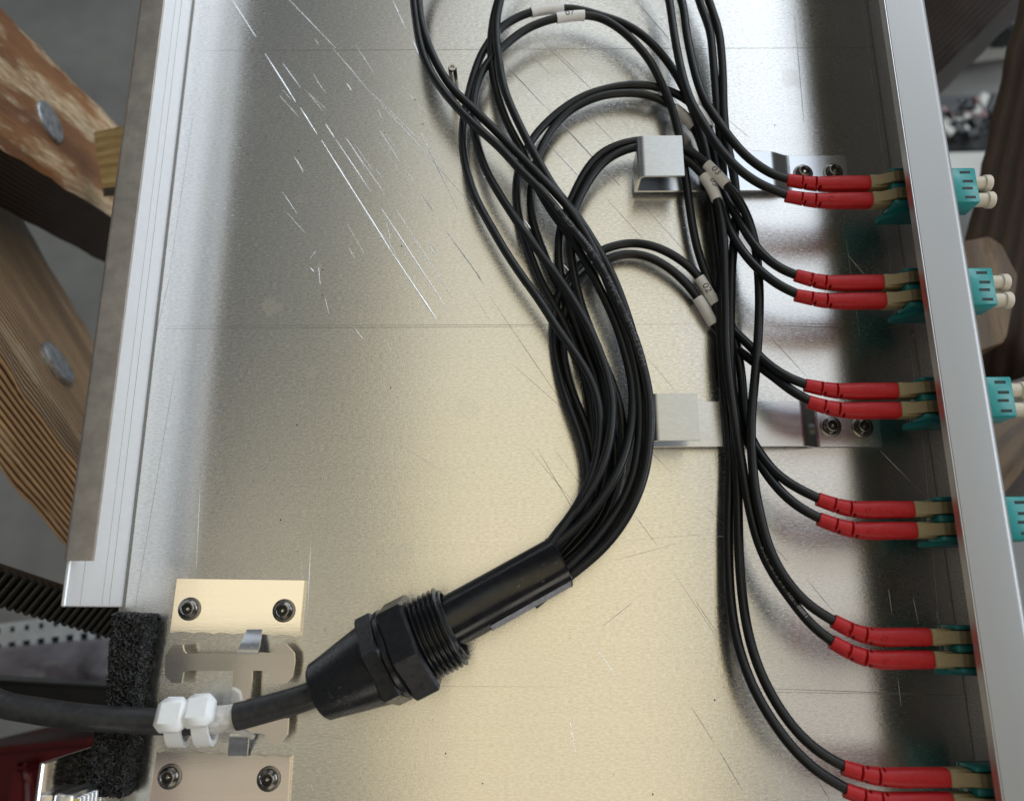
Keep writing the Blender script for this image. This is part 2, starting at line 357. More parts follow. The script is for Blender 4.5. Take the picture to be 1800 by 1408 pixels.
# scratches: thin tapered slivers of bare metal
def sliver(bm, a, b, wdt, z=0.04):
    p, q = P(*a), P(*b); t = (q - p).normalized(); n = Vector((-t.y, t.x, 0)) * wdt * MM / 2; k = 8
    up = Vector((0, 0, z * MM)); L, Rr = [], []
    Cn = []
    for i in range(k + 1):
        f = i / k; s = math.sin(math.pi * (0.04 + 0.92 * f)) ** .5 * random.uniform(.6, 1.15); c = p.lerp(q, f) + up
        L.append(bm.verts.new(c + n * s)); Rr.append(bm.verts.new(c - n * s)); Cn.append(bm.verts.new(c + Vector((0, 0, wdt * MM * .5 * s * .62))))
    for i in range(k): bm.faces.new((L[i], L[i + 1], Cn[i + 1], Cn[i])); bm.faces.new((Cn[i], Cn[i + 1], Rr[i + 1], Rr[i]))
bm = bmesh.new()
for a, b, wd in [((565, 247), (690, 446), .28), ((690, 446), (766, 560), .30), ((590, 245), (652, 338), .15), ((608, 243), (676, 341), .1),
                 ((671, 368), (790, 550), .22), ((697, 370), (795, 524), .16), ((786, 409), (845, 490), .22), ((668, 230), (702, 284), .15),
                 ((712, 299), (726, 319), .18), ((740, 340), (763, 374), .18), ((740, 235), (803, 366), .22), ((585, 85), (655, 168), .1),
                 ((670, 183), (762, 285), .13), ((762, 285), (838, 372), .1), ((703, 147), (750, 200), .08), ((884, 110), (965, 195), .2), ((965, 195), (1090, 327), .26),
                 ((937, 57), (1040, 158), .16), ((946, 60), (1020, 132), .12), ((936, 99), (966, 130), .14), ((963, 253), (1035, 328), .2), ((1126, 10), (1176, 69), .32),
                 ((990, 170), (1040, 220), .1), ((1041, 210), (1078, 248), .1), ((922, 388), (933, 403), .3), ((953, 425), (963, 436), .3), ((990, 465), (1001, 478), .3),
                 ((850, 310), (865, 326), .25), ((754, 430), (763, 447), .2), ((758, 428), (768, 445), .15), ((609, 147), (618, 160), .2), ((560, 470), (563, 500), .08),
                 ((408, 0), (450, 66), .14), ((466, 95), (520, 180), .2), ((528, 190), (557, 236), .18), ((497, 112), (528, 154), .12), ((508, 0), (590, 85), .12), ((655, 165), (740, 250), .14), ((690, 0), (713, 52), .16), ((725, 72), (736, 96), .25), ((572, 218), (588, 243), .15), ((610, 245), (640, 292), .1), ((795, 10), (818, 40), .12), ((545, 455), (556, 440), .09), ((545, 470), (552, 478), .09), ((830, 470), (850, 500), .12), ((1548, 793), (1602, 848), .22), ((1602, 848), (1660, 905), .14), ((1490, 448), (1519, 483), .18), ((1604, 587), (1622, 608), .25),
                 ((1562, 1035), (1568, 1080), .25), ((1605, 1050), (1615, 1098), .25), ((1646, 1075), (1652, 1100), .25), ((1578, 1190), (1584, 1240), .2),
                 ((1293, 262), (1360, 268), .12), ((1290, 1200), (1318, 1262), .35), ((1560, 430), (1567, 480), .1), ((1516, 5), (1537, 172), .1), ((1537, 172), (1556, 305), .08),
                 ((1600, 610), (1626, 810), .1), ((1626, 810), (1650, 1095), .08), ((1487, 420), (1512, 595), .1), ((546, 960), (540, 1090), .08), ((352, 850), (345, 1000), .06),
                 ((1000, 1260), (1012, 1320), .08), ((1060, 1100), (1110, 1060), .1), ((1040, 1130), (1085, 1190), .1), ((1120, 770), (1180, 830), .08)]:
    sliver(bm, a, b, wd * (2.0 if a[0] < 1200 else .9))
rs = random.Random(7)
for q in range(70):     # finer hair scratches in loose families
    u, v = rs.choice([(620, 330), (800, 200), (1000, 150), (700, 480), (500, 120)]); u += rs.gauss(0, 90); v += rs.gauss(0, 90); a = rs.gauss(1.0, .13); l = rs.uniform(8, 70)
    if 460 < u < 1240 and 5 < v < 700: sliver(bm, (u, v), (u + l * math.cos(a), v + l * math.sin(a)), rs.uniform(.05, .13))
for q in range(45):
    u, v = rs.uniform(380, 1500), rs.uniform(600, 1400); a = rs.uniform(0, 3.1); l = rs.uniform(5, 35); sliver(bm, (u, v), (u + l * math.cos(a), v + l * math.sin(a)), rs.uniform(.03, .07))
o = obj('scratch_marks', bm, M['scratch'], tray, False, 'stuff', 'fine bright scratches across the tray floor')
bm = bmesh.new()
for a, b, wd in [((290, 578), (960, 574), .18), ((300, 573), (1260, 570), .12), ((1350, 572), (1625, 580), .2), ((1350, 568), (1600, 573), .12), ((360, 90), (1600, 84), .14), ((1270, 1207), (1690, 1222), .2), ((1300, 1215), (1640, 1221), .15), ((600, 1205), (1000, 1207), .06),
                 ((1396, 22), (1413, 215), .2), ((860, 520), (1030, 770), .14), ((930, 790), (1010, 885), .1), ((945, 790), (1010, 900), .14), ((975, 790), (1030, 865), .08), ((900, 640), (1020, 745), .1), ((1062, 345), (1130, 420), .15), ((1120, 350), (1225, 465), .15), ((1130, 620), (1190, 690), .12),
                 ((1350, 588), (1418, 662), .18), ((1272, 205), (1318, 243), .15), ((1115, 905), (1155, 958), .15), ((1080, 985), (1190, 955), .12), ((1100, 950), (1250, 938), .08), ((1222, 1055), (1262, 1115), .15), ((1215, 1242), (1255, 1305), .16), ((1262, 1315), (1305, 1388), .18),
                 ((1362, 962), (1384, 986), .14), ((1418, 1018), (1466, 1076), .14), ((1365, 935), (1415, 918), .14), ((1438, 1372), (1460, 1408), .16), ((700, 780), (780, 830), .08), ((440, 0), (600, 210), .1), ((890, 380), (985, 480), .12), ((1240, 890), (1275, 925), .1),
                 ((308, 650), (232, 1100), .10), ((262, 640), (300, 480), .10), ((298, 480), (340, 200), .08), ((540, 1290), (620, 1300), .05), ((1180, 1000), (1300, 1180), .08)]:
    sliver(bm, a, b, wd, .03)
obj('score_lines', bm, M['scratch_dark'], tray, False, 'stuff', 'thin dark score lines across the tray floor')

# ------------------------------------------------------------------ screws
def screw_proto(tray_parent=None):
    bm = bmesh.new(); m = axis_mat(Vector((0, 0, 0)), Vector((0, 0, 1)), Vector((0, 1, 0)))
    R0 = 2.9 * MM; h = 2.0 * MM
    prof = [(0, R0 * 1.22), (.35 * MM, R0 * 1.24), (.5 * MM, R0 * 1.1), (.5 * MM, R0)] + [(.5 * MM + h * math.sin(a), R0 * (.45 + .55 * math.cos(a))) for a in [math.pi / 2 * k / 6 for k in range(7)]]
    prof[-1] = (prof[-1][0], R0 * .62); prof[-2] = (prof[-2][0], R0 * .72)
    prof += [(.5 * MM + h * .92, R0 * .55), (.5 * MM + h * .35, R0 * .52), (.5 * MM + h * .35, 0)]
    lathe(bm, prof, m, 24); return bm
def add_screw(parent, u, v, z, first=[None]):
    p = P(u, v, z + 1.5); p.z = z * MM
    off = WL.get(parent.name, Vector())
    if first[0] is None:
        o = obj('screw', screw_proto(), M['screw'], None, sharp=50)
        bmr = bmesh.new(); m = axis_mat(Vector((0, 0, 0)), Vector((0, 0, 1)), Vector((0, 1, 0)))
        lathe(bmr, [(1.2 * MM, .9 * MM), (1.5 * MM, .8 * MM), (1.9 * MM, .35 * MM), (1.9 * MM, 0)], m, 10)
        c = obj('socket_pin', bmr, M['stud'], None); c.parent = o
        bmr = bmesh.new(); lathe(bmr, [(1.25 * MM, 0), (1.25 * MM, 1.5 * MM)], m, 16); c2 = obj('socket_floor', bmr, M['ink'], None); c2.parent = o  # black disc painted as the shade down in the socket
        first[0] = o
    else:
        o = first[0].copy(); link(o)
        for x in [x for x in COL.objects if x.parent == first[0]]: c = x.copy(); link(c); c.parent = o
    o.parent = parent; o.location = p - off
    return o

# ------------------------------------------------------------------ cable clip brackets
def clip_bracket(label, ub, vt, vb, ubar, ufoot, uend, vref, screws, notch):
    y1, y0 = P(1300, vt, 4).y, P(1300, vb, 4).y
    xb0, xb1 = P(ub[0], vref, 14).x, P(ub[1], vref, 14).x
    xa, xf, xe = P(ubar, vref, 4).x, P(ufoot, vref, 1).x, P(uend, vref, 1).x
    t = 1.0 * MM; zb = 3.6 * MM; zt = 14 * MM
    th = thing('cable_clip_bracket', label, 'bracket', ((xf + xe) / 2, (y0 + y1) / 2, 0), 'bent metal cable clips screwed to the tray')
    bm = bmesh.new(); box(bm, (xf, y0, .00002), (xe, y1, t), .0002); obj('foot_plate', bm, M['bracket'], th, sharp=25)
    bm = bmesh.new()
    # bar: flat, then ramp to the foot
    pr = []
    K = 10
    for k in range(K + 1):
        f = k / K; s = 3 * f * f - 2 * f ** 3; pr.append((xa + (xf - xa) * f, zb + (t - zb) * s))
    top = [(xb0, zb)] + pr; bot = [(x, z - t) for x, z in top[::-1]]
    bot[0] = (bot[0][0], max(bot[0][1], .00003))
    ext(bm, top + bot, y0 + .00003, y1 - .00003); obj('raised_bar', bm, M['bracket'], th, sharp=25)
    yn = y1 if notch is None else P(ub[0], notch, 10).y
    rr = 2.6 * MM
    bm = bmesh.new(); box(bm, (xb0 - t, y0, zb - t), (xb0, yn, zt - rr + .0001)); obj('hook_side', bm, M['bracket'], th, sharp=35)
    bm = bmesh.new(); cv = [math.pi / 2 * k / 7 for k in range(8)]
    ext(bm, [(xb0 - t + rr - rr * math.cos(a), zt - rr + rr * math.sin(a)) for a in cv] + [(xb1, zt), (xb1, zt - t)] + [(xb0 - t + rr - (rr - t) * math.cos(a), zt - rr + (rr - t) * math.sin(a)) for a in cv[::-1]], y0 - .00004, y1 + .00004)
    bmesh.ops.bevel(bm, geom=[e for e in bm.edges if len(e.link_faces) == 2 and e.calc_face_angle(0) > R(60)], offset=.00035, segments=1, affect='EDGES')
    obj('hook_top', bm, M['hook'], th, sharp=30)
    for (u, v) in screws: add_screw(th, u, v, 1.0)
    return th
clip_bracket('upper cable clip with a black cable pair running under its square hook', (1128, 1203), 266, 334, 1357, 1388, 1490, 300, [(1414, 302), (1467, 300)], 268)
clip_bracket('empty lower cable clip below the curved cable bundle, its hook free', (1151, 1229), 705, 784, 1408, 1437, 1547, 745, [(1463, 748), (1519, 749)], None)

# ------------------------------------------------------------------ cable anchor
anc = thing('cable_anchor', 'flat metal strain relief anchor of two screwed plates joined by a shaped tie bar', 'cable anchor', tuple(P(410, 1200, 0)))
def pplate(name, pts, z, t, mat, label=None, bev=.00015):
    bm = bmesh.new(); prism(bm, [P(u, v, z) for u, v in pts], Vector((0, 0, -t * MM)))
    bmesh.ops.bevel(bm, geom=[e for e in bm.edges if len(e.link_faces) == 2 and e.calc_face_angle(0) > R(60)], offset=.00022, segments=1, affect='EDGES')
    return obj(name, bm, mat, anc, sharp=30, label=label)
def scallop(p0, p1, k, amp):
    out = []
    for i in range(k):
        for j in range(6):
            f = (i + j / 6) / k; s = abs(math.sin(math.pi * j / 6))
            out.append((p0[0] + (p1[0] - p0[0]) * f, p0[1] + (p1[1] - p0[1]) * f + amp * (s - .3)))
    return out
up = pplate('mounting_plate', [(311, 1017), (535, 1020), (526, 1118)] + scallop((520, 1118), (303, 1111), 6, -2.6) + [(299, 1112)], 2.0, 1.9, M['plate'])
lo = pplate('mounting_plate', [(276, 1320)] + scallop((280, 1322), (504, 1331), 6, -2.6) + [(510, 1330), (503, 1440), (258, 1440)], 2.0, 1.9, M['plate'])
for u, v in [(330, 1070), (497, 1073), (295, 1366), (470, 1370)]: add_screw(anc, u, v, 2.0)
TB = [(290, 1152), (303, 1133), (320, 1132), (323, 1144), (327, 1148), (410, 1148), (414, 1150), (452, 1150), (457, 1146), (474, 1147), (481, 1144), (483, 1131), (502, 1131), (517, 1148), (518, 1162), (514, 1190), (505, 1201), (484, 1201), (480, 1196), (477, 1182), (472, 1179), (443, 1178),
      (438, 1262), (470, 1262), (507, 1262), (505, 1291), (490, 1308), (474, 1306), (468, 1292), (462, 1289), (330, 1284), (322, 1300), (300, 1302), (283, 1290), (285, 1262), (404, 1262), (410, 1179), (330, 1178), (322, 1182), (319, 1200), (302, 1200), (290, 1188)]
pplate('tie_bar', TB, 6.0, 1.1, M['plate'])
for (a, b, c, d), rev in [(((434, 1106), (461, 1106), (453, 1150), (415, 1150)), 0), (((404, 1287), (438, 1287), (434, 1328), (400, 1328)), 1)]:
    bm = bmesh.new()
    za, zb_ = (2.1, 6.0) if not rev else (6.0, 2.1)
    K = 8; Lr, Rr = [], []
    for k in range(K + 1):
        f = k / K; s = 3 * f * f - 2 * f ** 3; z = za + (zb_ - za) * s + .9 * math.sin(math.pi * f)
        Lr.append(P(a[0] + (d[0] - a[0]) * f, a[1] + (d[1] - a[1]) * f, z)); Rr.append(P(b[0] + (c[0] - b[0]) * f, b[1] + (c[1] - b[1]) * f, z))
    dn = Vector((0, 0, -.8 * MM))
    V = [[bm.verts.new(p) for p in q] for q in (Lr, Rr, [p + dn for p in Rr], [p + dn for p in Lr])]
    for i in range(4):
        A, B = V[i], V[(i + 1) % 4]
        for k in range(K): bm.faces.new((A[k], A[k + 1], B[k + 1], B[k]))
    bm.faces.new([q[0] for q in V]); bm.faces.new([q[-1] for q in V][::-1])
    obj('bridge_tab', bm, M['bracket'], anc, sharp=50)

# ------------------------------------------------------------------ stud
p = P(795, 118, 17); p.z = 0
st = thing('threaded_stud', 'thin upright steel stud standing on the tray beside the crossing cables', 'stud', tuple(p))
bm = bmesh.new(); m = axis_mat(p, Vector((0, 0, 1)), Vector((0, 1, 0))); lathe(bm, [(0, 0), (0, 1.55 * MM), (16.3 * MM, 1.55 * MM), (16.8 * MM, 1.3 * MM)] + [(16.8 * MM, .75 * MM), (16.2 * MM, .6 * MM), (16.2 * MM, 0)], m, 20); obj('shaft', bm, M['stud'], st)
bm = bmesh.new(); lathe(bm, [(0.02 * MM, 3.0 * MM), (.5 * MM, 2.9 * MM), (.7 * MM, 2.4 * MM), (.7 * MM, 1.6 * MM)], m, 24); obj('base_collar', bm, M['alu_smooth'], st)

# ------------------------------------------------------------------ adapters, plugs
ZC = 20.0
VC = [338.5, 513.6, 704.5, 914, 1139, 1387]
UC = [1537, 1560, 1587, 1614, 1644, 1673]
AY = [P(u, v, ZC).y for u, v in zip(UC, VC)]
pitch = (AY[0] - AY[5]) / 5
XBE = sum(P(u, v, ZC).x for u, v in zip(UC[:5], VC[:5])) / 5 - .0018    # where the red boots end
SP = 6.25 * MM / 2
XAO = P(1722, 340, ZC + 4.7).x             # outer end of the adapters
XAI = XR - 14.5 * MM
zc = ZC * MM
names = ['topmost', 'second', 'third', 'fourth', 'fifth', 'lowest']
def adapter(i):
    y = AY[i]
    t = thing('fibre_adapter', ['aqua duplex adapter nearest the top of the right wall, under the darkest wood', 'aqua duplex adapter in front of the pale wood block, second from the top', 'aqua duplex adapter third from the top of the right wall, beside the lower clip bracket',
        'aqua duplex adapter fourth down the right wall, cut by the picture edge', 'aqua duplex adapter fifth down the right wall, only its inner end in view', 'lowest aqua duplex adapter in the bottom right corner'][i], 'adapter', (XR, y, zc), 'aqua duplex adapters through the right wall')
    bm = bmesh.new(); hw = 6.4 * MM; hz = 4.7 * MM
    box(bm, (XR - TH + .0001, y - hw, zc - hz), (XAO, y + hw, zc + hz), .0004)
    # inner half is a frame of four walls with a web between the two ports
    for a, b in [((y - hw, zc - hz - .0006), (y + hw, zc - hz + .0012)), ((y - hw, zc - hz), (y - hw + .0012, zc + hz)), ((y + hw - .0012, zc - hz), (y + hw, zc + hz)), ((y - .0011, zc - hz), (y + .0011, zc + hz - .0004))]:
        box(bm, (XAI, a[0], a[1]), (XR - TH, b[0], b[1]), .0002)
    obj('housing', bm, M['teal'], t, sharp=50)
    for yy in (y + SP, y - SP):
        bm = bmesh.new(); box(bm, (XAI + 5 * MM, yy - 2.9 * MM, zc + hz - .0011), (XR - TH, yy + 2.9 * MM, zc + hz + .0001), .0002); obj('latch_window', bm, M['teal'], t, sharp=50)
    bm = bmesh.new(); box(bm, (XR + .0001, y - hw - .0009, zc - hz - .0009), (XR + .0011, y + hw + .0009, zc + hz + .0009), .0002); obj('mounting_flange', bm, M['teal'], t, sharp=50)
    bm = bmesh.new()
    foot = [Vector((XAI - .001, y - hw + .0004, zc - hz - .0006)), Vector((XAI + .005, y - hw + .0004, zc + .001)), Vector((XR - TH, y - hw + .0004, zc + .001)), Vector((XR - TH, y - hw + .0004, zc - hz - .004)), Vector((XAI - .001, y - hw + .0004, zc - hz - .004))]
    prism(bm, foot, Vector((0, -.0016, 0))); obj('retaining_clip', bm, M['teal'], t, sharp=50)
    if i < 4:
        for k, dy in enumerate((4.6, 1.3, -1.3, -4.6)):
            bm = bmesh.new(); x1 = XAO - 1.5 * MM - (0 if k in (1, 3) else .5 * MM); yy = y + dy * MM
            box(bm, (x1 - 3.4 * MM, yy - .45 * MM, zc + hz - .0003), (x1, yy + .45 * MM, zc + hz + .00006)); obj('slot', bm, M['hole'], t, False)  # flat dark patches paint the shade of the slots
    return t
for i in range(6): adapter(i)
pl_lab = [('upper cream dust cap on the topmost adapter', 'lower cream dust cap on the topmost adapter'), ('upper cream dust cap in front of the pale wood block', 'lower cream dust cap in front of the pale wood block'), ('upper cream dust cap on the third adapter, cut by the picture edge', 'lower cream dust cap on the third adapter, cut by the picture edge')]
plug = None
for i in range(3):
    for k, s in enumerate((1, -1)):
        loc = Vector((XAO, AY[i] + s * SP, zc))
        if plug is None:
            plug = thing('dust_cap', pl_lab[i][k], 'dust cap', tuple(loc), 'cream dust caps in the adapters')
            m = axis_mat(loc, Vector((1, 0, 0)))
            bm = bmesh.new(); lathe(bm, [(0, 0), (0, 2.35 * MM), (4.6 * MM, 2.35 * MM), (4.6 * MM, 0)], m, 24); obj('barrel', bm, M['cream'], plug)
            bm = bmesh.new(); lathe(bm, [(4.4 * MM, 2.3 * MM), (4.8 * MM, 2.75 * MM), (6.6 * MM, 2.85 * MM), (7.0 * MM, 2.6 * MM), (7.0 * MM, 1.7 * MM), (6.2 * MM, 1.5 * MM), (6.2 * MM, 0)], m, 24); obj('collar', bm, M['cream'], plug)
        else:
            c = copy_tree(plug); c.location = loc; c['label'] = pl_lab[i][k]

# ------------------------------------------------------------------ fibre pigtails
RC = 1.52 * MM
def text_mesh(s, size, extrude=0):
    cu = bpy.data.curves.new('t', 'FONT'); cu.body = s; cu.size = size; cu.resolution_u = 3
    o = bpy.data.objects.new('t', cu); link(o)
    me = bpy.data.meshes.new_from_object(o.evaluated_get(bpy.context.evaluated_depsgraph_get()))
    bpy.data.objects.remove(o); bpy.data.curves.remove(cu); return me
def text_on_path(s, path, s0, direction, size, rad, ang, flip=1, space=1.0):
    """letters wrapped on a tube: x runs along the path, y round the tube"""
    me = text_mesh(s, size); bm = bmesh.new(); bm.from_mesh(me); bpy.data.meshes.remove(me)
    bmesh.ops.subdivide_edges(bm, edges=[e for e in bm.edges if e.calc_length() > size * .25], cuts=1)
    bmesh.ops.triangulate(bm, faces=bm.faces)
    ys = [v.co.y for v in bm.verts]; yc = (min(ys) + max(ys)) / 2
    cum = [0]
    for a, b in zip(path, path[1:]): cum.append(cum[-1] + (b - a).length)
    fr = frames(path)
    for v in bm.verts:
        S = s0 + direction * v.co.x * space; j = 0
        lo, hi = 0, len(cum) - 2
        while lo < hi:
            mid = (lo + hi + 1) // 2
            if cum[mid] <= S: lo = mid
            else: hi = mid - 1
        j = lo; f = max(0, min(1, (S - cum[j]) / max(1e-9, cum[j + 1] - cum[j])))
        c = path[j].lerp(path[j + 1], f); n = fr[j][1].lerp(fr[j + 1][1], f).normalized(); b = fr[j][2].lerp(fr[j + 1][2], f).normalized()
        a = ang - flip * (v.co.y - yc) / rad
        v.co = c + n * (rad * math.cos(a)) + b * (rad * math.sin(a))
    return bm
def arc_at(path, px, z):
    q = P(*px, z); best = min(range(len(path)), key=lambda i: (Vector((path[i].x, path[i].y)) - Vector((q.x, q.y))).length)
    return sum((path[k + 1] - path[k]).length for k in range(best)), best

SL_END = (982, 989)                        # mouth of the black sleeve
def W(pts, z0, z1=None):
    """attach heights: a list of pixels to pixels with z spread from z0 to z1"""
    n = len(pts); z1 = z0 if z1 is None else z1
    return [(u, v, z0 + (z1 - z0) * i / max(1, n - 1)) for i, (u, v) in enumerate(pts)]
boot_end = {}
TE = [[(1383, 317), (1381, 345)], [(1398, 484), (1398, 519)], [(1415, 677), (1420, 706)], [(1437, 877), (1439, 912)], [(1464, 1091), (1461, 1127)], [(1481, 1348), (1485, 1388)]]

cables = {}
# every cable runs from the sleeve mouth to the boot of its connector
A2L = [(993, 1019), (1013, 1003), (1037, 984), (1061, 962), (1086, 932), (1108, 897), (1124, 861), (1134, 829), (1140, 790), (1143, 745), (1141, 695), (1134, 660), (1125, 624), (1113, 587), (1096, 550), (1078, 513), (1061, 477), (1043, 449), (1020, 419), (995, 390), (966, 352), (940, 324), (911, 296), (879, 260), (839, 225), (807, 193), (780, 162), (752, 118), (737, 72), (731, 30), (727, 0)]
A1L = [(987, 1007), (1012, 985), (1040, 957), (1066, 925), (1090, 890), (1108, 853), (1118, 815), (1124, 770), (1125, 722), (1123, 687), (1116, 640), (1104, 592), (1090, 552), (1075, 515), (1060, 478), (1043, 436), (1022, 400), (1002, 368), (975, 338), (940, 301), (904, 264), (869, 228), (833, 193), (794, 155), (764, 105), (744, 52), (736, 0)]
BRL = [(991, 1013), (1020, 992), (1050, 965), (1080, 925), (1103, 885), (1120, 845), (1130, 795), (1134, 745), (1133, 695), (1128, 650), (1119, 610), (1106, 565), (1090, 518), (1072, 475), (1054, 443), (1035, 412), (1014, 380), (989, 350), (972, 328), (954, 297), (936, 265), (918, 230), (901, 194), (887, 159), (876, 100), (872, 45), (880, 0)]
BLL = [(966, 962), (992, 943), (1019, 921), (1045, 893), (1068, 861), (1086, 828), (1099, 797), (1107, 764), (1112, 731), (1113, 695), (1109, 660), (1100, 624), (1088, 583), (1073, 546), (1057, 513), (1041, 481), (1023, 449), (1002, 416), (981, 388), (959, 356), (931, 300), (918, 264), (901, 235), (885, 200), (870, 150), (863, 96), (865, 48), (876, 0)]
TOPA = [(745, -70), (800, -150), (900, -215), (1010, -235), (1120, -205), (1195, -130)]
TOPB = [(905, -70), (960, -125), (1040, -150), (1110, -125), (1160, -60)]
Ma = [(1228, 0), (1248, 54), (1253, 100), (1256, 135), (1259, 171), (1262, 210), (1268, 260), (1272, 320), (1270, 380), (1268, 440), (1266, 500), (1266, 560), (1268, 620), (1273, 690), (1279, 750), (1283, 806), (1282, 860), (1280, 930), (1281, 990), (1284, 1049), (1293, 1113), (1307, 1165), (1325, 1210), (1345, 1247), (1387, 1307), (1433, 1353)]
Mb = [(1245, 0), (1264, 58), (1269, 105), (1271, 140), (1272, 190), (1276, 240), (1284, 280), (1291, 313), (1294, 340), (1294, 369), (1292, 404), (1289, 440), (1286, 480), (1285, 530), (1284, 590), (1285, 650), (1289, 710), (1292, 770), (1295, 824), (1297, 870), (1298, 930), (1300, 990), (1305, 1049), (1314, 1108), (1330, 1165), (1350, 1210), (1370, 1245), (1407, 1293), (1447, 1327)]
K1a = [(1198, 0), (1206, 54), (1216, 105), (1226, 144), (1240, 180), (1260, 210), (1281, 240), (1310, 274), (1336, 294), (1363, 310)]
K1b = [(1176, 0), (1184, 54), (1193, 104), (1205, 153), (1219, 189), (1239, 221), (1260, 256), (1285, 285), (1313, 310), (1345, 329)]
CUL = [(968, 955), (990, 925), (1018, 885), (1038, 842), (1050, 800), (1055, 755), (1053, 713), (1043, 677), (1026, 644), (1006, 614), (983, 583), (949, 529), (919, 488), (887, 440), (860, 393), (837, 351), (821, 304), (813, 256), (815, 208), (823, 169), (834, 128), (850, 89), (882, 48), (908, 32), (935, 21), (962, 17), (989, 15)]
CUR = [(1012, 16), (1035, 22), (1065, 31), (1100, 43), (1128, 61), (1153, 84), (1178, 115), (1195, 142), (1210, 175), (1226, 215), (1240, 262), (1247, 310), (1250, 351), (1254, 386), (1259, 422), (1264, 457), (1271, 510), (1282, 560), (1294, 605), (1303, 655), (1306, 693), (1309, 729), (1320, 771), (1334, 794), (1346, 811), (1362, 831), (1389, 851), (1415, 865)]
CLL = [(970, 950), (994, 918), (1019, 891), (1040, 857), (1056, 826), (1067, 793), (1074, 758), (1077, 722), (1074, 687), (1065, 651), (1053, 616), (1041, 588), (1027, 561), (1007, 527), (984, 491), (959, 459), (936, 427), (913, 396), (890, 361), (860, 311), (845, 275), (834, 232), (832, 190), (838, 150), (855, 113), (882, 86), (904, 66), (936, 46), (975, 33), (1003, 29), (1031, 27)]
CLR = [(1055, 31), (1085, 48), (1112, 71), (1143, 108), (1160, 141), (1171, 164), (1181, 190), (1188, 215), (1194, 240), (1200, 275), (1205, 310), (1208, 333), (1213, 369), (1220, 413), (1229, 449), (1238, 474), (1249, 505), (1260, 545), (1269, 590), (1278, 640), (1289, 690), (1302, 740), (1315, 776), (1327, 800), (1339, 820), (1355, 844), (1380, 872), (1406, 893)]
DUL = [(973, 975), (1000, 942), (1025, 905), (1040, 860), (1045, 815), (1042, 760), (1038, 710), (1030, 665), (1015, 620), (995, 575), (970, 530), (952, 498), (936, 459), (922, 422), (911, 380), (907, 345), (909, 310), (918, 278), (940, 239), (963, 214), (993, 189), (1029, 168), (1060, 158), (1099, 150), (1128, 149), (1166, 156), (1200, 171)]
DUR = [(1218, 184), (1236, 206), (1247, 230), (1254, 262), (1262, 300), (1271, 335), (1281, 358), (1294, 379), (1304, 397), (1317, 418), (1333, 440), (1349, 456), (1375, 475)]
DLL = [(976, 981), (1005, 950), (1035, 915), (1055, 875), (1064, 830), (1068, 780), (1068, 730), (1062, 680), (1050, 632), (1030, 585), (1008, 545), (985, 508), (965, 468), (947, 422), (938, 396), (933, 363), (934, 330), (940, 295), (947, 271), (958, 246), (975, 221), (1002, 194), (1029, 179), (1055, 169), (1090, 164), (1128, 165), (1160, 175)]
DLR = [(1186, 190), (1217, 219), (1229, 242), (1238, 275), (1250, 310), (1262, 342), (1272, 369), (1280, 395), (1288, 415), (1301, 436), (1313, 452), (1331, 472), (1350, 488), (1372, 504)]
EAL = [(977, 993), (1008, 965), (1035, 935), (1058, 900), (1075, 855), (1082, 810), (1078, 760), (1060, 710), (1045, 660), (1025, 605), (1003, 548), (990, 507), (983, 467), (982, 430), (985, 400), (1000, 360), (1013, 332), (1029, 301), (1051, 274), (1083, 256), (1125, 247), (1165, 249)]
EAR = [(1203, 262), (1225, 273), (1244, 291), (1264, 311), (1283, 331), (1297, 349), (1309, 370), (1318, 393), (1326, 422), (1331, 457), (1334, 493), (1335, 533), (1333, 586), (1330, 631), (1326, 675), (1322, 715), (1320, 753), (1322, 806), (1325, 842), (1330, 878), (1338, 913), (1347, 950), (1359, 980), (1375, 1010), (1399, 1041), (1423, 1065)]
EBL = [(981, 999), (1015, 972), (1045, 940), (1070, 900), (1087, 850), (1094, 800), (1095, 755), (1090, 715), (1078, 675), (1060, 635), (1042, 590), (1025, 546), (1016, 515), (1009, 480), (1003, 440), (1001, 405), (1008, 372), (1022, 342), (1040, 310), (1062, 284), (1090, 267), (1125, 257), (1165, 262)]
EBR = [(1203, 278), (1222, 292), (1238, 310), (1252, 332), (1261, 352), (1268, 386), (1272, 422), (1274, 457), (1275, 511), (1276, 560), (1276, 604), (1279, 640), (1283, 680), (1288, 715), (1293, 750), (1299, 785), (1305, 820), (1311, 860), (1319, 900), (1330, 945), (1343, 978), (1362, 1014), (1387, 1049), (1411, 1081), (1435, 1107)]
FUL = [(971, 968), (995, 935), (1015, 900), (1030, 860), (1032, 820), (1024, 780), (1010, 740), (996, 704), (983, 660), (975, 616), (972, 580), (976, 535), (992, 496), (1011, 473), (1030, 456), (1055, 441), (1082, 431), (1110, 427)]
FUR = [(1140, 430), (1172, 442), (1202, 461), (1222, 478), (1234, 495), (1254, 527), (1268, 550), (1282, 572), (1298, 590), (1315, 604), (1331, 622), (1346, 638), (1363, 650), (1386, 665)]
FLL = [(974, 972), (1000, 945), (1025, 910), (1040, 865), (1044, 820), (1040, 780), (1029, 745), (1017, 718), (1005, 685), (995, 650), (989, 615), (988, 580), (995, 540), (1008, 508), (1030, 481), (1046, 468), (1064, 458), (1085, 449), (1110, 446)]
FLR = [(1140, 451), (1170, 467), (1195, 487), (1222, 517), (1240, 545), (1255, 572), (1272, 594), (1290, 610), (1307, 622), (1324, 636), (1346, 652), (1369, 669), (1395, 690)]
lab_ends = {}
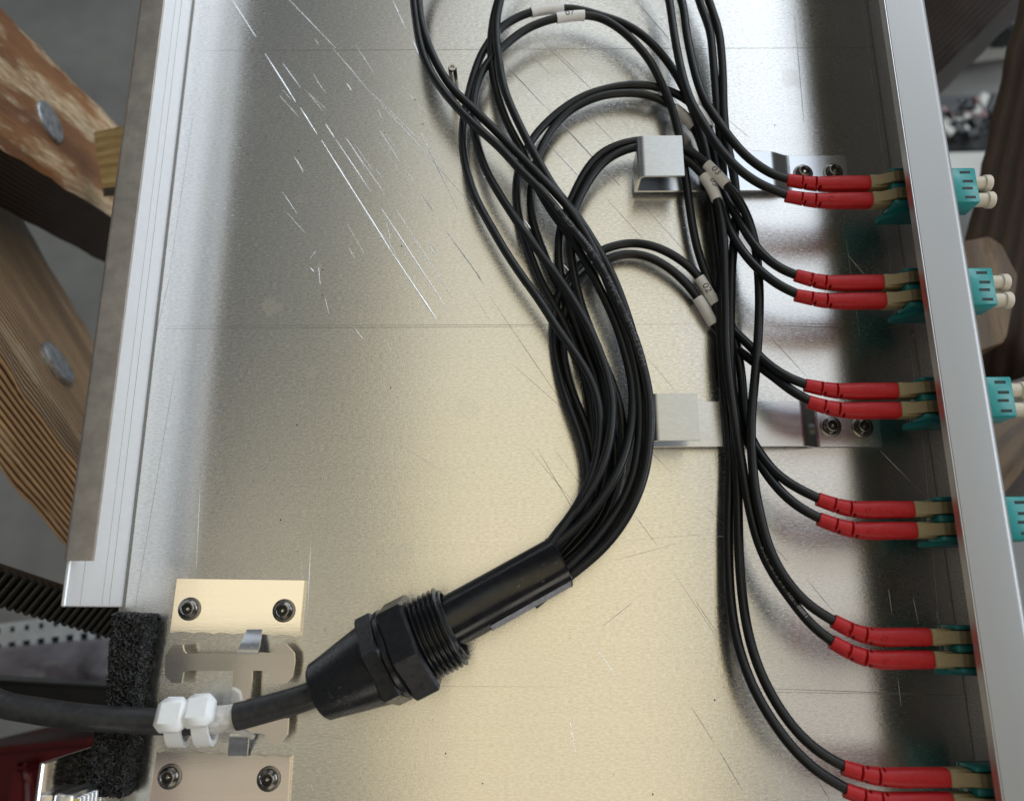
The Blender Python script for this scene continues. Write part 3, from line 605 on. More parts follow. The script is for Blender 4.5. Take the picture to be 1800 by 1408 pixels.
spec = [  # conn, k, points, labels
 (0, 0, W(BRL[:6], 10, 13) + W(BRL[6:15], 12, 12) + W(BRL[15:], 12, 13) + W(TOPB, 14) + W(K1a, 16, 19.5)),
 (0, 1, W(BLL[:6], 13, 15) + W(BLL[6:16], 14, 11) + W(BLL[16:], 9, 10) + W(TOPB, 14) + W(K1b, 15.5, 19.5)),
 (1, 0, W(DUL[:8], 8, 5) + W(DUL[8:], 4, 6) + W(DUR[:4], 5, 5) + W(DUR[4:], 5, 19)),
 (1, 1, W(DLL[:8], 7, 5) + W(DLL[8:], 4, 6) + W(DLR[:4], 5, 5) + W(DLR[4:], 5, 19)),
 (2, 0, W(FUL[:8], 11, 6) + W(FUL[8:], 4, 4) + W(FUR[:7], 6, 4) + W(FUR[7:], 5, 19)),
 (2, 1, W(FLL[:8], 8, 5) + W(FLL[8:], 3, 4) + W(FLR[:7], 5, 3) + W(FLR[7:], 4, 19)),
 (3, 0, W(CUL[:7], 14, 12) + W(CUL[7:], 11, 8) + W(CUR[:8], 8, 9) + W(CUR[8:21], 8, 5) + W(CUR[21:], 6, 19)),
 (3, 1, W(CLL[:7], 13, 15) + W(CLL[7:], 13, 9) + W(CLR[:8], 9, 8.5) + W(CLR[8:21], 7.5, 3) + W(CLR[21:], 4, 19)),
 (4, 0, W(EAL[:8], 5, 4) + W(EAL[8:], 3, 9) + W(EAR[:6], 10, 13) + W(EAR[6:18], 13, 13) + W(EAR[18:], 13, 19)),
 (4, 1, W(EBL[:8], 6, 9) + W(EBL[8:], 7, 9) + W(EBR[:6], 9, 11) + W(EBR[6:18], 11, 11) + W(EBR[18:], 12, 19)),
 (5, 0, W(A1L[:7], 14, 14) + W(A1L[7:], 13, 16) + W(TOPA, 14) + W(Mb[:6], 10, 9) + W(Mb[6:22], 9, 8) + W(Mb[22:], 8, 19)),
 (5, 1, W(A2L[:7], 14, 16) + W(A2L[7:], 15.5, 16) + W(TOPA, 14) + W(Ma[:6], 10, 8) + W(Ma[6:19], 5, 5) + W(Ma[19:], 6, 19)),
]
lab_txt = [
 'black fibre cable plugged into the upper port of the topmost adapter', 'black fibre cable plugged into the lower port of the topmost adapter',
 'black fibre cable into the upper port of the second adapter, its sleeve half hidden', 'black fibre cable into the lower port of the second adapter, sleeve beside the upper clip',
 'black fibre cable with the sleeve reading 02, ending in the third adapter', 'black fibre cable with a blank sleeve beside the 02 one, ending in the third adapter',
 'black fibre cable with a blank white sleeve at the top of the widest loop', 'black fibre cable with the sleeve reading 07 on the widest loop',
 'black fibre cable from the clip hook to the upper port of the fifth adapter', 'black fibre cable from the clip hook to the lower port of the fifth adapter',
 'black fibre cable sweeping down right to the upper boot of the lowest pair', 'black fibre cable with grey raised printing, ending in the lowest red boot']
sleeves = {2: ((1226, 188), (1247, 220), None), 3: ((1187, 186), (1217, 219), '04'), 4: ((1224, 483), (1256, 530), '02'), 5: ((1223, 519), (1251, 562), None),
           6: ((935, 21), (989, 15), None), 7: ((976, 33), (1031, 27), '07'), 8: ((1246, 294), (1283, 331), '03'), 9: ((1238, 312), (1262, 356), '03')}
slot_s = [(.17, 0), (.215, 1), (.335, 0), (.385, 1)]
for n, (ci, k, pts) in enumerate(spec):
    y = AY[ci] + (SP if k == 0 else -SP); te = TE[ci][k]
    thin = P(te[0], te[1], ZC - 0.3)
    t = thing('fibre_cable', lab_txt[n], 'fibre cable', (XBE, y, zc), 'black fibre cables from the gland to the adapters')
    L = XBE - thin.x
    bp = catmull([Vector((XBE, y, zc)), Vector((XBE - L * .25, y, zc)), Vector((XBE - L * .5, y, zc)), Vector((XBE - L * .68, y + (thin.y - y) * .14, zc)), Vector((XBE - L * .85, y + (thin.y - y) * .52, zc)), thin], .0012)
    bp = resample(bp, .00025)[::-1]; nb = len(bp)
    def rad(i):
        f = i / (nb - 1); r = 2.15 + (2.78 - 2.15) * min(1, max(0, (f - .05) / .55)); return r * MM * (0.97 if f < .01 or f > .99 else 1)
    def prof(i, a):
        f = i / (nb - 1); q = 1.0; an = a % (2 * math.pi)
        if f > .45:     # squarer towards the connector
            e = min(1, (f - .45) / .4) * .10; q *= 1 + e * (abs(math.cos(2 * a)) * -1 + .55)
        for s, kind in slot_s:
            if abs(f - s) < .0095:
                top = abs(((an - math.pi / 2 + math.pi) % (2 * math.pi)) - math.pi)
                if (kind == 0 and (top < 1.05 or top > 2.3)) or (kind == 1 and .75 < top < 2.5): q *= .52
        return q
    bm = bmesh.new(); tube(bm, bp, rad, 28, True, prof); obj('connector_boot', bm, M['red'], t, sharp=45)
    if n in (1, 6, 7, 8, 9):
        bm = bmesh.new(); lathe(bm, [(-.0005, .9 * MM), (.0001, .9 * MM), (.0001, .55 * MM), (-.0003, .5 * MM), (-.0003, 0)], axis_mat(Vector((XBE - L * .5, y - .0004, zc + 2.62 * MM)), Vector((0, -.12, 1)), Vector((0, 1, 0))), 16); obj('mould_mark', bm, M['red'], t)
    # jacket
    wp = [P(*q) for q in pts]
    tin = (bp[6] - bp[0]).normalized()
    first = P(*pts[0]); back = (first - wp[1]).normalized()
    wp = [first + back * .012] + wp + [thin + tin * .003]
    path = smooth_path(resample(catmull(wp), .0018), 6)
    bm = bmesh.new(); tube(bm, path, RC, 12); obj('jacket', bm, M['cable'], t, sharp=80)
    cables[n] = path
    if n in sleeves:
        a, b, txt = sleeves[n]; s0, i0 = arc_at(path[len(path) // 3:], a, 8); s1, i1 = arc_at(path[len(path) // 3:], b, 8); q = len(path) // 3
        i0 += q; i1 += q
        if i0 > i1: i0, i1 = i1, i0
        seg = resample(path[i0:i1 + 1], .0012)
        bm = bmesh.new(); rings = tube(bm, seg, RC + .42 * MM, 20, False)
        inn = tube(bm, seg, RC + .02 * MM, 20, False)
        for ra, rb in ((rings[0], inn[0]), (rings[-1], inn[-1])):
            for q2 in range(20): bm.faces.new((ra[q2], rb[q2], rb[(q2 + 1) % 20], ra[(q2 + 1) % 20]))
        so = obj('marker_sleeve', bm, M['label'], t, sharp=50)
        if txt:
            tot = sum((q2 - p2).length for p2, q2 in zip(seg, seg[1:]))
            ang = {'07': 1.25, '02': 1.85, '04': 2.3, '03': 1.9}[txt] if n != 9 else 2.1
            size = 3.3 * MM; off = tot * (.28 if n != 7 else .30)
            if n == 7: tb = text_on_path(txt, seg, off, 1, size, RC + .46 * MM, 1.45, 1, 1.1)
            else: tb = text_on_path(txt, seg, off, 1, size, RC + .46 * MM, {3: .7, 4: 1.75, 8: 2.2 - .6, 9: .95}[n], 1, 1.1)
            to = obj('printed_number', tb, M['ink'], None, False); to.parent = so; bmv = to.data
            to.location = -WL[so.name]
    if n == 11:   # raised print reading up the cable
        s0, _ = arc_at(path[:len(path) // 2], (1131, 640), 15)
        tb = text_on_path('HOTPPAPL  T-WH  .a  2.8mm  GK  P', path, s0 - .001, 1, 3.1 * MM, RC + .04 * MM, 1.75, 1, 1.32)
        obj('jacket_print', tb, M['print'], t, False)
    if n == 9:
        s0, _ = arc_at(path[len(path) // 2:], (1335, 958), 13); s0 += sum((b2 - a2).length for a2, b2 in zip(path[:len(path) // 2], path[1:len(path) // 2 + 1]))
        obj('jacket_print', text_on_path('3 . ::1  .o : 1 7 1  1cc . 8881', path, s0, 1, 1.9 * MM, RC + .04 * MM, 1.4, 1, 1.15), M['print2'], t, False)
    # connector housing and latch
    bm = bmesh.new(); hb = 2.35 * MM
    box(bm, (XBE + .0001, y - hb, zc - hb - .0003), (min(XBE + 9.5 * MM, XAI - .0003), y + hb, zc + hb), .0003)
    box(bm, (min(XBE + 9.4 * MM, XAI - .0004), y - hb + .0004, zc - hb + .0002), (XR - TH - .001, y + hb - .0003, zc + hb - .0004), .0002)
    ho = obj('connector_housing', bm, M['tan'], t, sharp=50)
    bm = bmesh.new(); wy = 1.75 * MM
    up_ = [(0.3, 2.3), (3.0, 3.2), (6.0, 4.9), (8.0, 5.7), (10.5, 6.0), (12.6, 5.5), (13.4, 4.6)]
    dn_ = [(12.9, 4.0), (12.0, 4.6), (10.4, 5.0), (8.0, 4.6), (6.2, 3.7), (3.4, 2.2)]
    prism(bm, [Vector((XBE + x * MM, y + wy, zc + z * MM)) for x, z in up_ + dn_], Vector((0, -2 * wy, 0)))
    for q2 in range(4):
        x = XBE + (6.6 + q2 * 1.3) * MM; z = zc + [5.1, 5.6, 5.85, 5.95][q2] * MM
        box(bm, (x, y - wy + .00004, z - .0003), (x + .5 * MM, y + wy - .00004, z + .00035))
    lo_ = obj('latch', bm, M['tan'], None, sharp=40); lo_.parent = ho; lo_.location = -WL[ho.name]

# ------------------------------------------------------------------ cable gland with its sleeve
g0 = P(560, 1217, 14); g1 = P(799, 1096, 17)
gd = (g1 - g0).normalized(); gm = axis_mat(g0, gd)
gl = thing('cable_gland', 'black threaded cable gland with hex nuts and a tapered boot on the tray', 'cable gland', tuple(g0))
GL = (g1 - g0).length / MM; k_scale = GL / 45.0
def S(x): return x * k_scale * MM
bm = bmesh.new()
lathe(bm, [(S(0.5), 3.6 * MM), (S(0), 4.6 * MM), (S(0), 7.9 * MM), (S(.8), 8.7 * MM), (S(2), 8.9 * MM), (S(18.8), 12.4 * MM), (S(21), 12.4 * MM)], gm, 48); obj('tapered_boot', bm, M['gland'], gl)
def hexa(s0, s1, r, rot, ch=.8):
    bm = bmesh.new(); ri = r * .93
    lathe(bm, [(S(s0), 0), (S(s0), ri * MM), (S(s0 + ch), r * MM), (S(s1 - ch), r * MM), (S(s1), ri * MM), (S(s1), 0)], gm, 6, rot=rot)
    return bm
obj('dome_nut', hexa(18.6, 24.6, 14.6, R(18)), M['gland'], gl, sharp=20)
bm = bmesh.new(); lathe(bm, [(S(24.3), 12.9 * MM), (S(24.6), 13.6 * MM), (S(25.9), 13.7 * MM), (S(26.4), 13.0 * MM)], gm, 48); obj('seal_ring', bm, M['gland'], gl)
obj('body_hex', hexa(26.2, 34.6, 15.6, R(40)), M['gland'], gl, sharp=20)
bm = bmesh.new(); prf = [(S(34.4), 11.4 * MM)]; nth = 6
for i in range(nth):
    s = 34.9 + i * (9.4 / nth); prf += [(S(s), 10.9 * MM), (S(s + .55), 12.2 * MM), (S(s + .85), 12.2 * MM), (S(s + 1.35), 10.9 * MM)]
prf += [(S(44.8), 10.9 * MM), (S(45), 10.7 * MM), (S(45), 9.9 * MM), (S(44.6), 9.6 * MM), (S(38), 9.6 * MM), (S(38), 0)]
lathe(bm, prf, gm, 48); obj('threaded_end', bm, M['gland'], gl, sharp=40)
e0 = g1 - gd * .010 + Vector((0, .0005, 0)); e1 = P(982, 989, 12); ed = (e1 - P(802, 1088, 16)).normalized(); e0 = e1 - ed * (e1 - e0).length
em = axis_mat(e0, ed); EL = (e1 - e0).length
bm = bmesh.new(); sr = 7.9 * MM
lathe(bm, [(0, sr * .99), (EL * .5, sr), (EL - .0006, sr * 1.02), (EL, sr * 1.06), (EL + .0002, sr * 1.04), (EL, sr * .93), (EL * .4, sr * .9)], em, 48); slv = obj('sleeve', bm, M['sleeve'], gl, label='glossy black sleeve holding the cable bundle')
bm = bmesh.new()
V = []
for s in [EL * f for f in (.25, .4, .55, .7, .85, .995)]:
    for rr in (sr * 1.0, sr * 1.035):
        pass
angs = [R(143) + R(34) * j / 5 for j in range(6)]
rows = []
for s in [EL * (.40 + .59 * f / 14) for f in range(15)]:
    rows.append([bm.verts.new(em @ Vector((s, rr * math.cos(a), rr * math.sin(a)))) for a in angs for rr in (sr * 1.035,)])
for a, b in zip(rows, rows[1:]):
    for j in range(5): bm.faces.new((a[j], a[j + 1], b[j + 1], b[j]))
so = obj('sleeve_seam', bm, M['seam'], None); so.parent = slv; so.location = -WL[slv.name]  # strip stands in for the reflection along the sleeve's lower side

# ------------------------------------------------------------------ thick main cable
mc = thing('main_cable', 'thick black cable entering from the left edge over the foam into the gland', 'cable', tuple(P(200, 1255, 6)))
mp_ = [(-160, 1150, 16), (-80, 1190, 15.5), (0, 1237, 15), (60, 1248, 14.5), (110, 1256, 14), (180, 1263, 13.4), (250, 1267, 13.2), (320, 1269, 12.8), (372, 1267, 12.5), (415, 1260, 12), (470, 1245, 12.5), (530, 1228, 13.5), (570, 1213, 14)]
mpath = smooth_path(resample(catmull([P(*q) for q in mp_]), .0015), 4)
def idx(u):
    q = P(u, 1260, 14).x; return min(range(len(mpath)), key=lambda i: abs(mpath[i].x - q))
RB = 3.85 * MM
i1, i2 = idx(352), idx(414)
def lump(i, a): return 1 + .05 * noise.noise(Vector((i * .08, math.cos(a) * 1.2, math.sin(a) * 1.2)))
bm = bmesh.new(); tube(bm, mpath[:i1], lambda i: RB * .97, 24, True, lump); obj('outer_sheath', bm, M['big_cable'], mc, sharp=80)
bm = bmesh.new(); tube(bm, mpath[i2:], RB * 1.02, 24, True); obj('outer_sheath', bm, M['big_cable'], mc, sharp=60)
bm = bmesh.new()
def fray(i, a): return 1 + .13 * noise.noise(Vector((i * .25, math.cos(a) * 3.5, math.sin(a) * 3.5))) + .05 * math.sin(11 * a)
tube(bm, [p + Vector((0, .0002, -.0004)) for p in mpath[i1 - 8:i2 + 2]], lambda i: RB * (.93 - .05 * math.sin(i * .5)), 40, True, fray); obj('bare_strength_yarn', bm, M['wrap'], mc, sharp=60, label='frayed whitish section between the two sheath ends')
# loose strand under the yarn
bm = bmesh.new(); tube(bm, resample(catmull([P(330, 1283, 9), P(360, 1288, 9), (P(395, 1280, 8)), P(432, 1287, 6), P(446, 1296, 5)]), .001), lambda i: (1.25 - .02 * i) * MM, 8); obj('yarn_strand', bm, M['wrap'], mc)

def cable_tie(label, u, headpix, tilt):
    i = idx(u); c = mpath[i]; t = (mpath[i + 2] - mpath[i - 2]).normalized(); m = axis_mat(c, t)
    th = thing('cable_tie', label, 'cable tie', tuple(c), 'white cable ties round the main cable')
    bm = bmesh.new(); wv = 2.3 * MM; rings = []
    for kq in range(40):
        a = 2 * math.pi * kq / 40; ri = RB * 1.05; ro = RB * 1.05 + 1.3 * MM
        # the loop hangs lower than the cable and grips the bar beneath it
        ext_ = 1 + .42 * max(0, -math.sin(a + .95)) ** 2
        rings.append([bm.verts.new(m @ Vector((x, r * ext_ * math.cos(a), r * ext_ * math.sin(a)))) for x, r in ((-wv, ri), (wv, ri), (wv, ro), (-wv, ro))])
    for kq in range(40):
        A, B = rings[kq], rings[(kq + 1) % 40]
        for j in range(4): bm.faces.new((A[j], A[(j + 1) % 4], B[(j + 1) % 4], B[j]))
    bmesh.ops.bevel(bm, geom=[e for e in bm.edges if len(e.link_faces) == 2 and e.calc_face_angle() > R(60)], offset=.0003, segments=2, affect='EDGES')
    obj('strap', bm, M['tie'], th, sharp=50)
    bm = bmesh.new(); box(bm, (-4.4 * MM, -4.6 * MM, -2.4 * MM), (4.4 * MM, 4.6 * MM, 2.6 * MM), .0017, 1)
    mm_ = m @ Matrix.Rotation(R(tilt), 4, 'X') @ Matrix.Translation((0, 0.0002, RB + 2.6 * MM))
    bmesh.ops.transform(bm, matrix=mm_, verts=bm.verts); hd = obj('head', bm, M['tie'], th, sharp=40)
    bm = bmesh.new(); box(bm, (-2.4 * MM, 4.0 * MM, -1.2 * MM), (2.4 * MM, 5.2 * MM, .6 * MM), .0003); bmesh.ops.transform(bm, matrix=mm_, verts=bm.verts); obj('tail_stub', bm, M['tie'], th)
cable_tie('left white cable tie, next to the foam side of the cable', 308, None, -21)
cable_tie('right white cable tie, next to the frayed part of the cable', 353, None, -30)

# ------------------------------------------------------------------ foam pads
def foam(label, px, h):
    q = [P(u, v, h) for u, v in px]; bm = bmesh.new(); nu, nv = 46, 96
    def pt(s, t, z):
        a = q[0].lerp(q[1], s); b = q[3].lerp(q[2], s); p = a.lerp(b, t); p.z = z; return p
    def dis(p, nrm):
        v1 = noise.voronoi(p * 750)[0]; d = (v1[1] - v1[0]); amp = .0011 * max(0, .35 - d) / .35 - .0006
        return p + nrm * amp + noise.noise_vector(p * 500) * .00035
    def grid(fn, a, b, nrm):
        vs = [[bm.verts.new(dis(fn(i / a, j / b), nrm)) for i in range(a + 1)] for j in range(b + 1)]
        for j in range(b):
            for i in range(a): bm.faces.new((vs[j][i], vs[j][i + 1], vs[j + 1][i + 1], vs[j + 1][i]))
    H = h * MM
    grid(lambda s, t: pt(s, t, H), nu, nv, Vector((0, 0, 1)))
    grid(lambda s, t: pt(0, s, H * t), nv, 40, Vector((-1, 0, 0))); grid(lambda s, t: pt(1, s, H * t), nv, 40, Vector((1, 0, 0)))
    grid(lambda s, t: pt(s, 0, H * t), nu, 40, Vector((0, 1, 0))); grid(lambda s, t: pt(s, 1, H * t), nu, 40, Vector((0, -1, 0)))
    bmesh.ops.remove_doubles(bm, verts=bm.verts, dist=.00004)
    tag(obj('foam_pad', bm, M['foam'], None, False), label, 'foam pad', 'foam pads at the cable entry')
foam('tall black foam pad above the thick cable at the tray edge', [(198, 1078), (256, 1081), (228, 1250), (184, 1248)], 9)
foam('short black foam pad below the thick cable at the tray edge', [(170, 1270), (228, 1272), (212, 1402), (146, 1394)], 9)

# ------------------------------------------------------------------ wooden trestles (boards given by their edges at real depths)
def board(name, e1, e2, e3, mats, parent, label=None, mat=None):
    """box beam from three long edges; each edge is two (u, v, z) points"""
    A = [P(*p) for p in e1]; B = [P(*p) for p in e2]; Cc = [P(*p) for p in e3]; Dd = [A[i] + Cc[i] - B[i] for i in (0, 1)]
    bm = bmesh.new(); uv = bm.loops.layers.uv.new('UVMap'); K = 30
    corner = [A, B, Cc, Dd]; acc = [0]
    for i in range(4): acc.append(acc[-1] + (corner[i][0] - corner[(i + 1) % 4][0]).length)
    L = (B[1] - B[0]).length; faces = []
    grid = []
    for k in range(K + 1):
        f = k / K; row = []
        for i in range(4):
            p0 = corner[i][0].lerp(corner[i][1], f); p1 = corner[(i + 1) % 4][0].lerp(corner[(i + 1) % 4][1], f)
            for j in range(6):
                g = j / 6; p = p0.lerp(p1, g); p = p + noise.noise_vector(p * 60) * (.0016 if j == 0 else .0006); row.append((p, acc[i] + (acc[i + 1] - acc[i]) * g))
        row.append((row[0][0], acc[4])); grid.append(([bm.verts.new(x[0]) for x in row[:-1]], [x[1] for x in row], f * L))
    for k in range(K):
        r0, r1 = grid[k], grid[k + 1]; n = len(r0[0])
        for j in range(n):
            fa = bm.faces.new((r0[0][j], r0[0][(j + 1) % n], r1[0][(j + 1) % n], r1[0][j])); fa.material_index = 0 if j < 6 else 1
            for lp, c in zip(fa.loops, ((r0[2], r0[1][j]), (r0[2], r0[1][j + 1]), (r1[2], r1[1][j + 1]), (r1[2], r1[1][j]))): lp[uv].uv = c
    bm.faces.new(grid[0][0][::-1]); bm.faces.new(grid[-1][0])
    o = obj(name, bm, mats[0], parent, sharp=50, label=label); o.data.materials.append(mats[1]); return o
tl = thing('wooden_trestle', 'worn wooden trestle of bolted boards under the left side of the tray', 'trestle', tuple(P(60, 450, -120)))
board('scuffed_board', [(-220, -210, 8), (262, 280, -230)], [(-220, 121, 16), (262, 424, -205)], [(-220, 250, -30), (262, 502, -250)], (M['wood_paint'], M['wood_dark']), tl, 'broad scuffed board with a bolt at the upper left')
board('ridged_board', [(-200, -17, -120), (230, 710, -200)], [(-200, 350, -10), (230, 948, -105)], [(-200, 590, -60), (230, 1092, -150)], (M['wood_grain'], M['wood_grain']), tl, 'ridged grainy board with a bolt at the left edge')
board('cross_batten', [(164, 233, -95), (330, 200, -95)], [(180, 330, -95), (330, 303, -95)], [(183, 345, -125), (330, 318, -125)], (M['wood_pale'], M['wood_dark']), tl, 'pale sawn batten between the boards and the tray')
def bolt(parent, c0, nrm, r, name='bolt_head'):
    nrm = nrm.normalized(); m = axis_mat(c0, nrm, Vector((0.1, 1, 0))); bm = bmesh.new()
    lathe(bm, [(-.002, r), (.0006, r), (.0011, r * .96), (.0014, r * .85), (.0016, 0)], m, 36); return obj(name, bm, M['bolt'], parent, sharp=40)
M['bolt'] = plain('galvanised_bolt', (0.55, 0.57, 0.60), 0.42, 0.9, 220, 0.4, 0.0001)
def bolt_on(parent, e1, e2, u, v, r):
    A = [P(*p) for p in e1]; B = [P(*p) for p in e2]; n = (A[1] - A[0]).cross(B[0] - A[0]).normalized()
    if n.dot(Vector(cam.location) - A[0]) < 0: n = -n
    d = (P(u, v, 0) - Vector(cam.location)).normalized(); co = Vector(cam.location); t = (A[0] - co).dot(n) / d.dot(n); bolt(parent, co + d * t + n * .0004, n, r)
bolt_on(tl, [(-220, -210, 8), (262, 280, -230)], [(-220, 121, 16), (262, 424, -205)], 86, 215, .0108)
bolt_on(tl, [(-200, -17, -120), (230, 710, -200)], [(-200, 350, -10), (230, 948, -105)], 101, 638, .0115)
tr = thing('wooden_trestle', 'dark wooden trestle standing behind the right wall of the tray', 'trestle', tuple(P(1740, 300, -180)))
board('diagonal_brace', [(1560, 60, -200), (1800, -220, -150)], [(1560, 215, -190), (1860, -75, -140)], [(1560, 260, -230), (1860, -40, -190)], (M['wood_dark'], M['wood_dark']), tr)
board('upright_leg', [(1812, -100, -60), (1636, 700, -200)], [(1960, -100, -50), (1850, 720, -190)], [(1990, -100, -90), (1880, 720, -230)], (M['wood_dark'], M['wood_dark']), tr)
bm = bmesh.new(); blk = [P(u, v, -110) for u, v in [(1660, 436), (1696, 424), (1738, 415), (1762, 430), (1790, 484), (1786, 505), (1771, 590), (1764, 603), (1722, 618), (1660, 610)]]
prism(bm, blk, Vector((0, 0, -.05))); bmesh.ops.bevel(bm, geom=[e for e in bm.edges], offset=.0006, segments=1, affect='EDGES')
uv = bm.loops.layers.uv.new('UVMap')
for f in bm.faces:
    for lp in f.loops: lp[uv].uv = (lp.vert.co.y, lp.vert.co.x + lp.vert.co.z)
obj('end_block', bm, M['wood_block'], tr, sharp=20, label='pale cut end of a wooden beam')
board('lower_beam', [(1700, 700, -140), (1850, 640, -140)], [(1735, 905, -125), (1850, 760, -125)], [(1735, 960, -170), (1850, 800, -170)], (M['wood_block'], M['wood_dark']), tr)

# ------------------------------------------------------------------ things on the ground below
ZG = -650
bm = bmesh.new(); c = P(900, 500, ZG); n = 3.0
vs = [bm.verts.new((x, y, ZG * MM)) for x, y in ((-n, -n), (n, -n), (n, n), (-n, n))]; bm.faces.new(vs); g = obj('ground', bm, M['ground'], None, False, 'structure')
# black slotted duct
ct = thing('slotted_cable_duct', 'black slotted plastic duct below the lower left corner of the tray', 'cable duct', tuple(P(90, 1070, -60)))
a0, a1 = P(-60, 1018, -60), P(300, 1128, -170); d = (a1 - a0).normalized(); nn = Vector((-d.y, d.x, 0)).normalized(); L = (a1 - a0).length
m = Matrix((d, nn, d.cross(nn))).transposed().to_4x4(); m.translation = a0
bm = bmesh.new(); box(bm, (0, -.0068, -.010), (L, .0068, -.002), .0004); bmesh.ops.transform(bm, matrix=m, verts=bm.verts); obj('base', bm, M['black_plastic'], ct)
x = 0.0; k = 0; first = None
while x < L:
    if first is None:
        bm = bmesh.new(); box(bm, (0, -.0074, -.006), (.0022, .0072, .0004), .0005); bmesh.ops.transform(bm, matrix=m, verts=bm.verts); first = obj('duct_finger', bm, M['black_plastic'], ct)
    else:
        o = first.copy(); link(o); o.location = first.location + d * x
    x += .0042
# galvanised perforated rail: real holes
rl = thing('perforated_rail', 'pale perforated metal rail lying on the ground at the left', 'rail', tuple(P(60, 1110, -330)))
r0, r1 = P(-120, 1143, -330), P(330, 1086, -330); d = (r1 - r0).normalized(); nn = Vector((-d.y, d.x, 0)).normalized(); L = (r1 - r0).length
m = Matrix((d, nn, Vector((0, 0, 1)))).transposed().to_4x4(); m.translation = r0
bm = bmesh.new(); wd = .0125; step = .0102; hs = .0030
xs = []; x = 0
while x < L: xs.append(x); x += step
for x in xs:
    for yb, hw in ((-.004, .0028), (.0075, .0019)):
        y0, y1 = (-wd, .003) if yb < 0 else (.003, wd)
        for a, b in (((x, y0), (x + step, yb - hw)), ((x, yb + hw), (x + step, y1)), ((x, yb - hw), (x + (step - 2 * hw) / 2, yb + hw)), ((x + (step + 2 * hw) / 2, yb - hw), (x + step, yb + hw))):
            v4 = [bm.verts.new((a[0], a[1], 0)), bm.verts.new((b[0], a[1], 0)), bm.verts.new((b[0], b[1], 0)), bm.verts.new((a[0], b[1], 0))]; bm.faces.new(v4)
bmesh.ops.remove_doubles(bm, verts=bm.verts, dist=1e-5)
ge = bmesh.ops.extrude_face_region(bm, geom=list(bm.faces)); bmesh.ops.translate(bm, verts=[v for v in ge['geom'] if isinstance(v, bmesh.types.BMVert)], vec=(0, 0, -.0015))
bmesh.ops.transform(bm, matrix=m, verts=bm.verts); obj('rail_face', bm, M['rail'], rl, False)
bm = bmesh.new(); box(bm, (0, -wd - .0005, -.02), (L, -wd + .001, -.0001)); box(bm, (0, -wd, -.021), (L, wd, -.0195)); bmesh.ops.transform(bm, matrix=m, verts=bm.verts); obj('rail_side', bm, M['hole'], rl, False)  # side and base coloured near black as shade behind the holes
# plastic bag
def bag_mat():
    m, nt, p = new_mat('grey_plastic_film'); nt.links.new(ramp(nt, noise_tex(nt, 16), [(0.35, (0.10, 0.09, 0.10)), (0.65, (0.30, 0.28, 0.31))]), p.inputs['Base Color']); p.inputs['Roughness'].default_value = 0.22; return m
bm = bmesh.new(); q = [P(u, v, -330) for u, v in [(-150, 1150), (280, 1112), (280, 1250), (-150, 1235)]]; nu, nv = 60, 24; vs = []
for j in range(nv + 1):
    row = []
    for i in range(nu + 1):
        p = q[0].lerp(q[1], i / nu).lerp(q[3].lerp(q[2], i / nu), j / nv); e = math.sin(math.pi * j / nv) ** .5 * math.sin(math.pi * i / nu) ** .3
        p = p + Vector((0, 0, .022 * e + .014 * e * noise.noise(p * 28) + .006 * abs(noise.noise(Vector((p.x * 30, p.y * 110, 0)))) * e)); row.append(bm.verts.new(p))
    vs.append(row)
for j in range(nv):
    for i in range(nu): bm.faces.new((vs[j][i], vs[j][i + 1], vs[j + 1][i + 1], vs[j + 1][i]))
bot = [v for v in bm.verts if v.is_boundary]
ge = bmesh.ops.extrude_edge_only(bm, edges=[e for e in bm.edges if e.is_boundary]); nv_ = [v for v in ge['geom'] if isinstance(v, bmesh.types.BMVert)]; bmesh.ops.translate(bm, verts=nv_, vec=(0, 0, -.03))
bmesh.ops.contextual_create(bm, geom=[e for e in bm.edges if e.is_boundary])
tag(obj('plastic_bag', bm, bag_mat(), None), 'crumpled grey plastic bag on the ground below the thick cable', 'plastic bag')
# black slab added for the shade in the gap under the cable
bm = bmesh.new(); q = [P(u, v, -220) for u, v in [(-100, 1190), (300, 1212), (300, 1290), (150, 1262), (-100, 1246)]]; prism(bm, q, Vector((0, 0, -.03))); bmesh.ops.bevel(bm, geom=list(bm.edges), offset=.002, segments=2, affect='EDGES')
tag(obj('black_case', bm, M['black_plastic'], None), 'black case in the shade right behind the thick cable', 'case')
# red toolbox
tb = thing('red_toolbox', 'dark red toolbox at the bottom left corner', 'toolbox', tuple(P(60, 1360, -230)))
bm = bmesh.new(); q = [P(u, v, -200) for u, v in [(-120, 1325), (260, 1288), (300, 1480), (-120, 1500)]]; prism(bm, q, Vector((0, 0, -.12))); bmesh.ops.bevel(bm, geom=list(bm.edges), offset=.004, segments=3, affect='EDGES'); obj('lid', bm, M['red_box'], tb)
bm = bmesh.new(); q = [P(u, v, -185) for u, v in [(8, 1352), (28, 1340), (46, 1345), (52, 1370), (56, 1480), (0, 1480)]]; prism(bm, q, Vector((0, 0, -.018))); bmesh.ops.bevel(bm, geom=list(bm.edges), offset=.004, segments=3, affect='EDGES'); obj('handle', bm, M['red_box'], tb)
bm = bmesh.new(); q = [P(u, v, -195) for u, v in [(128, 1333), (134, 1327), (140, 1330), (138, 1338), (130, 1340)]]; prism(bm, q, Vector((0, 0, -.012))); obj('yellow_catch', bm, M['yellow'], tb)
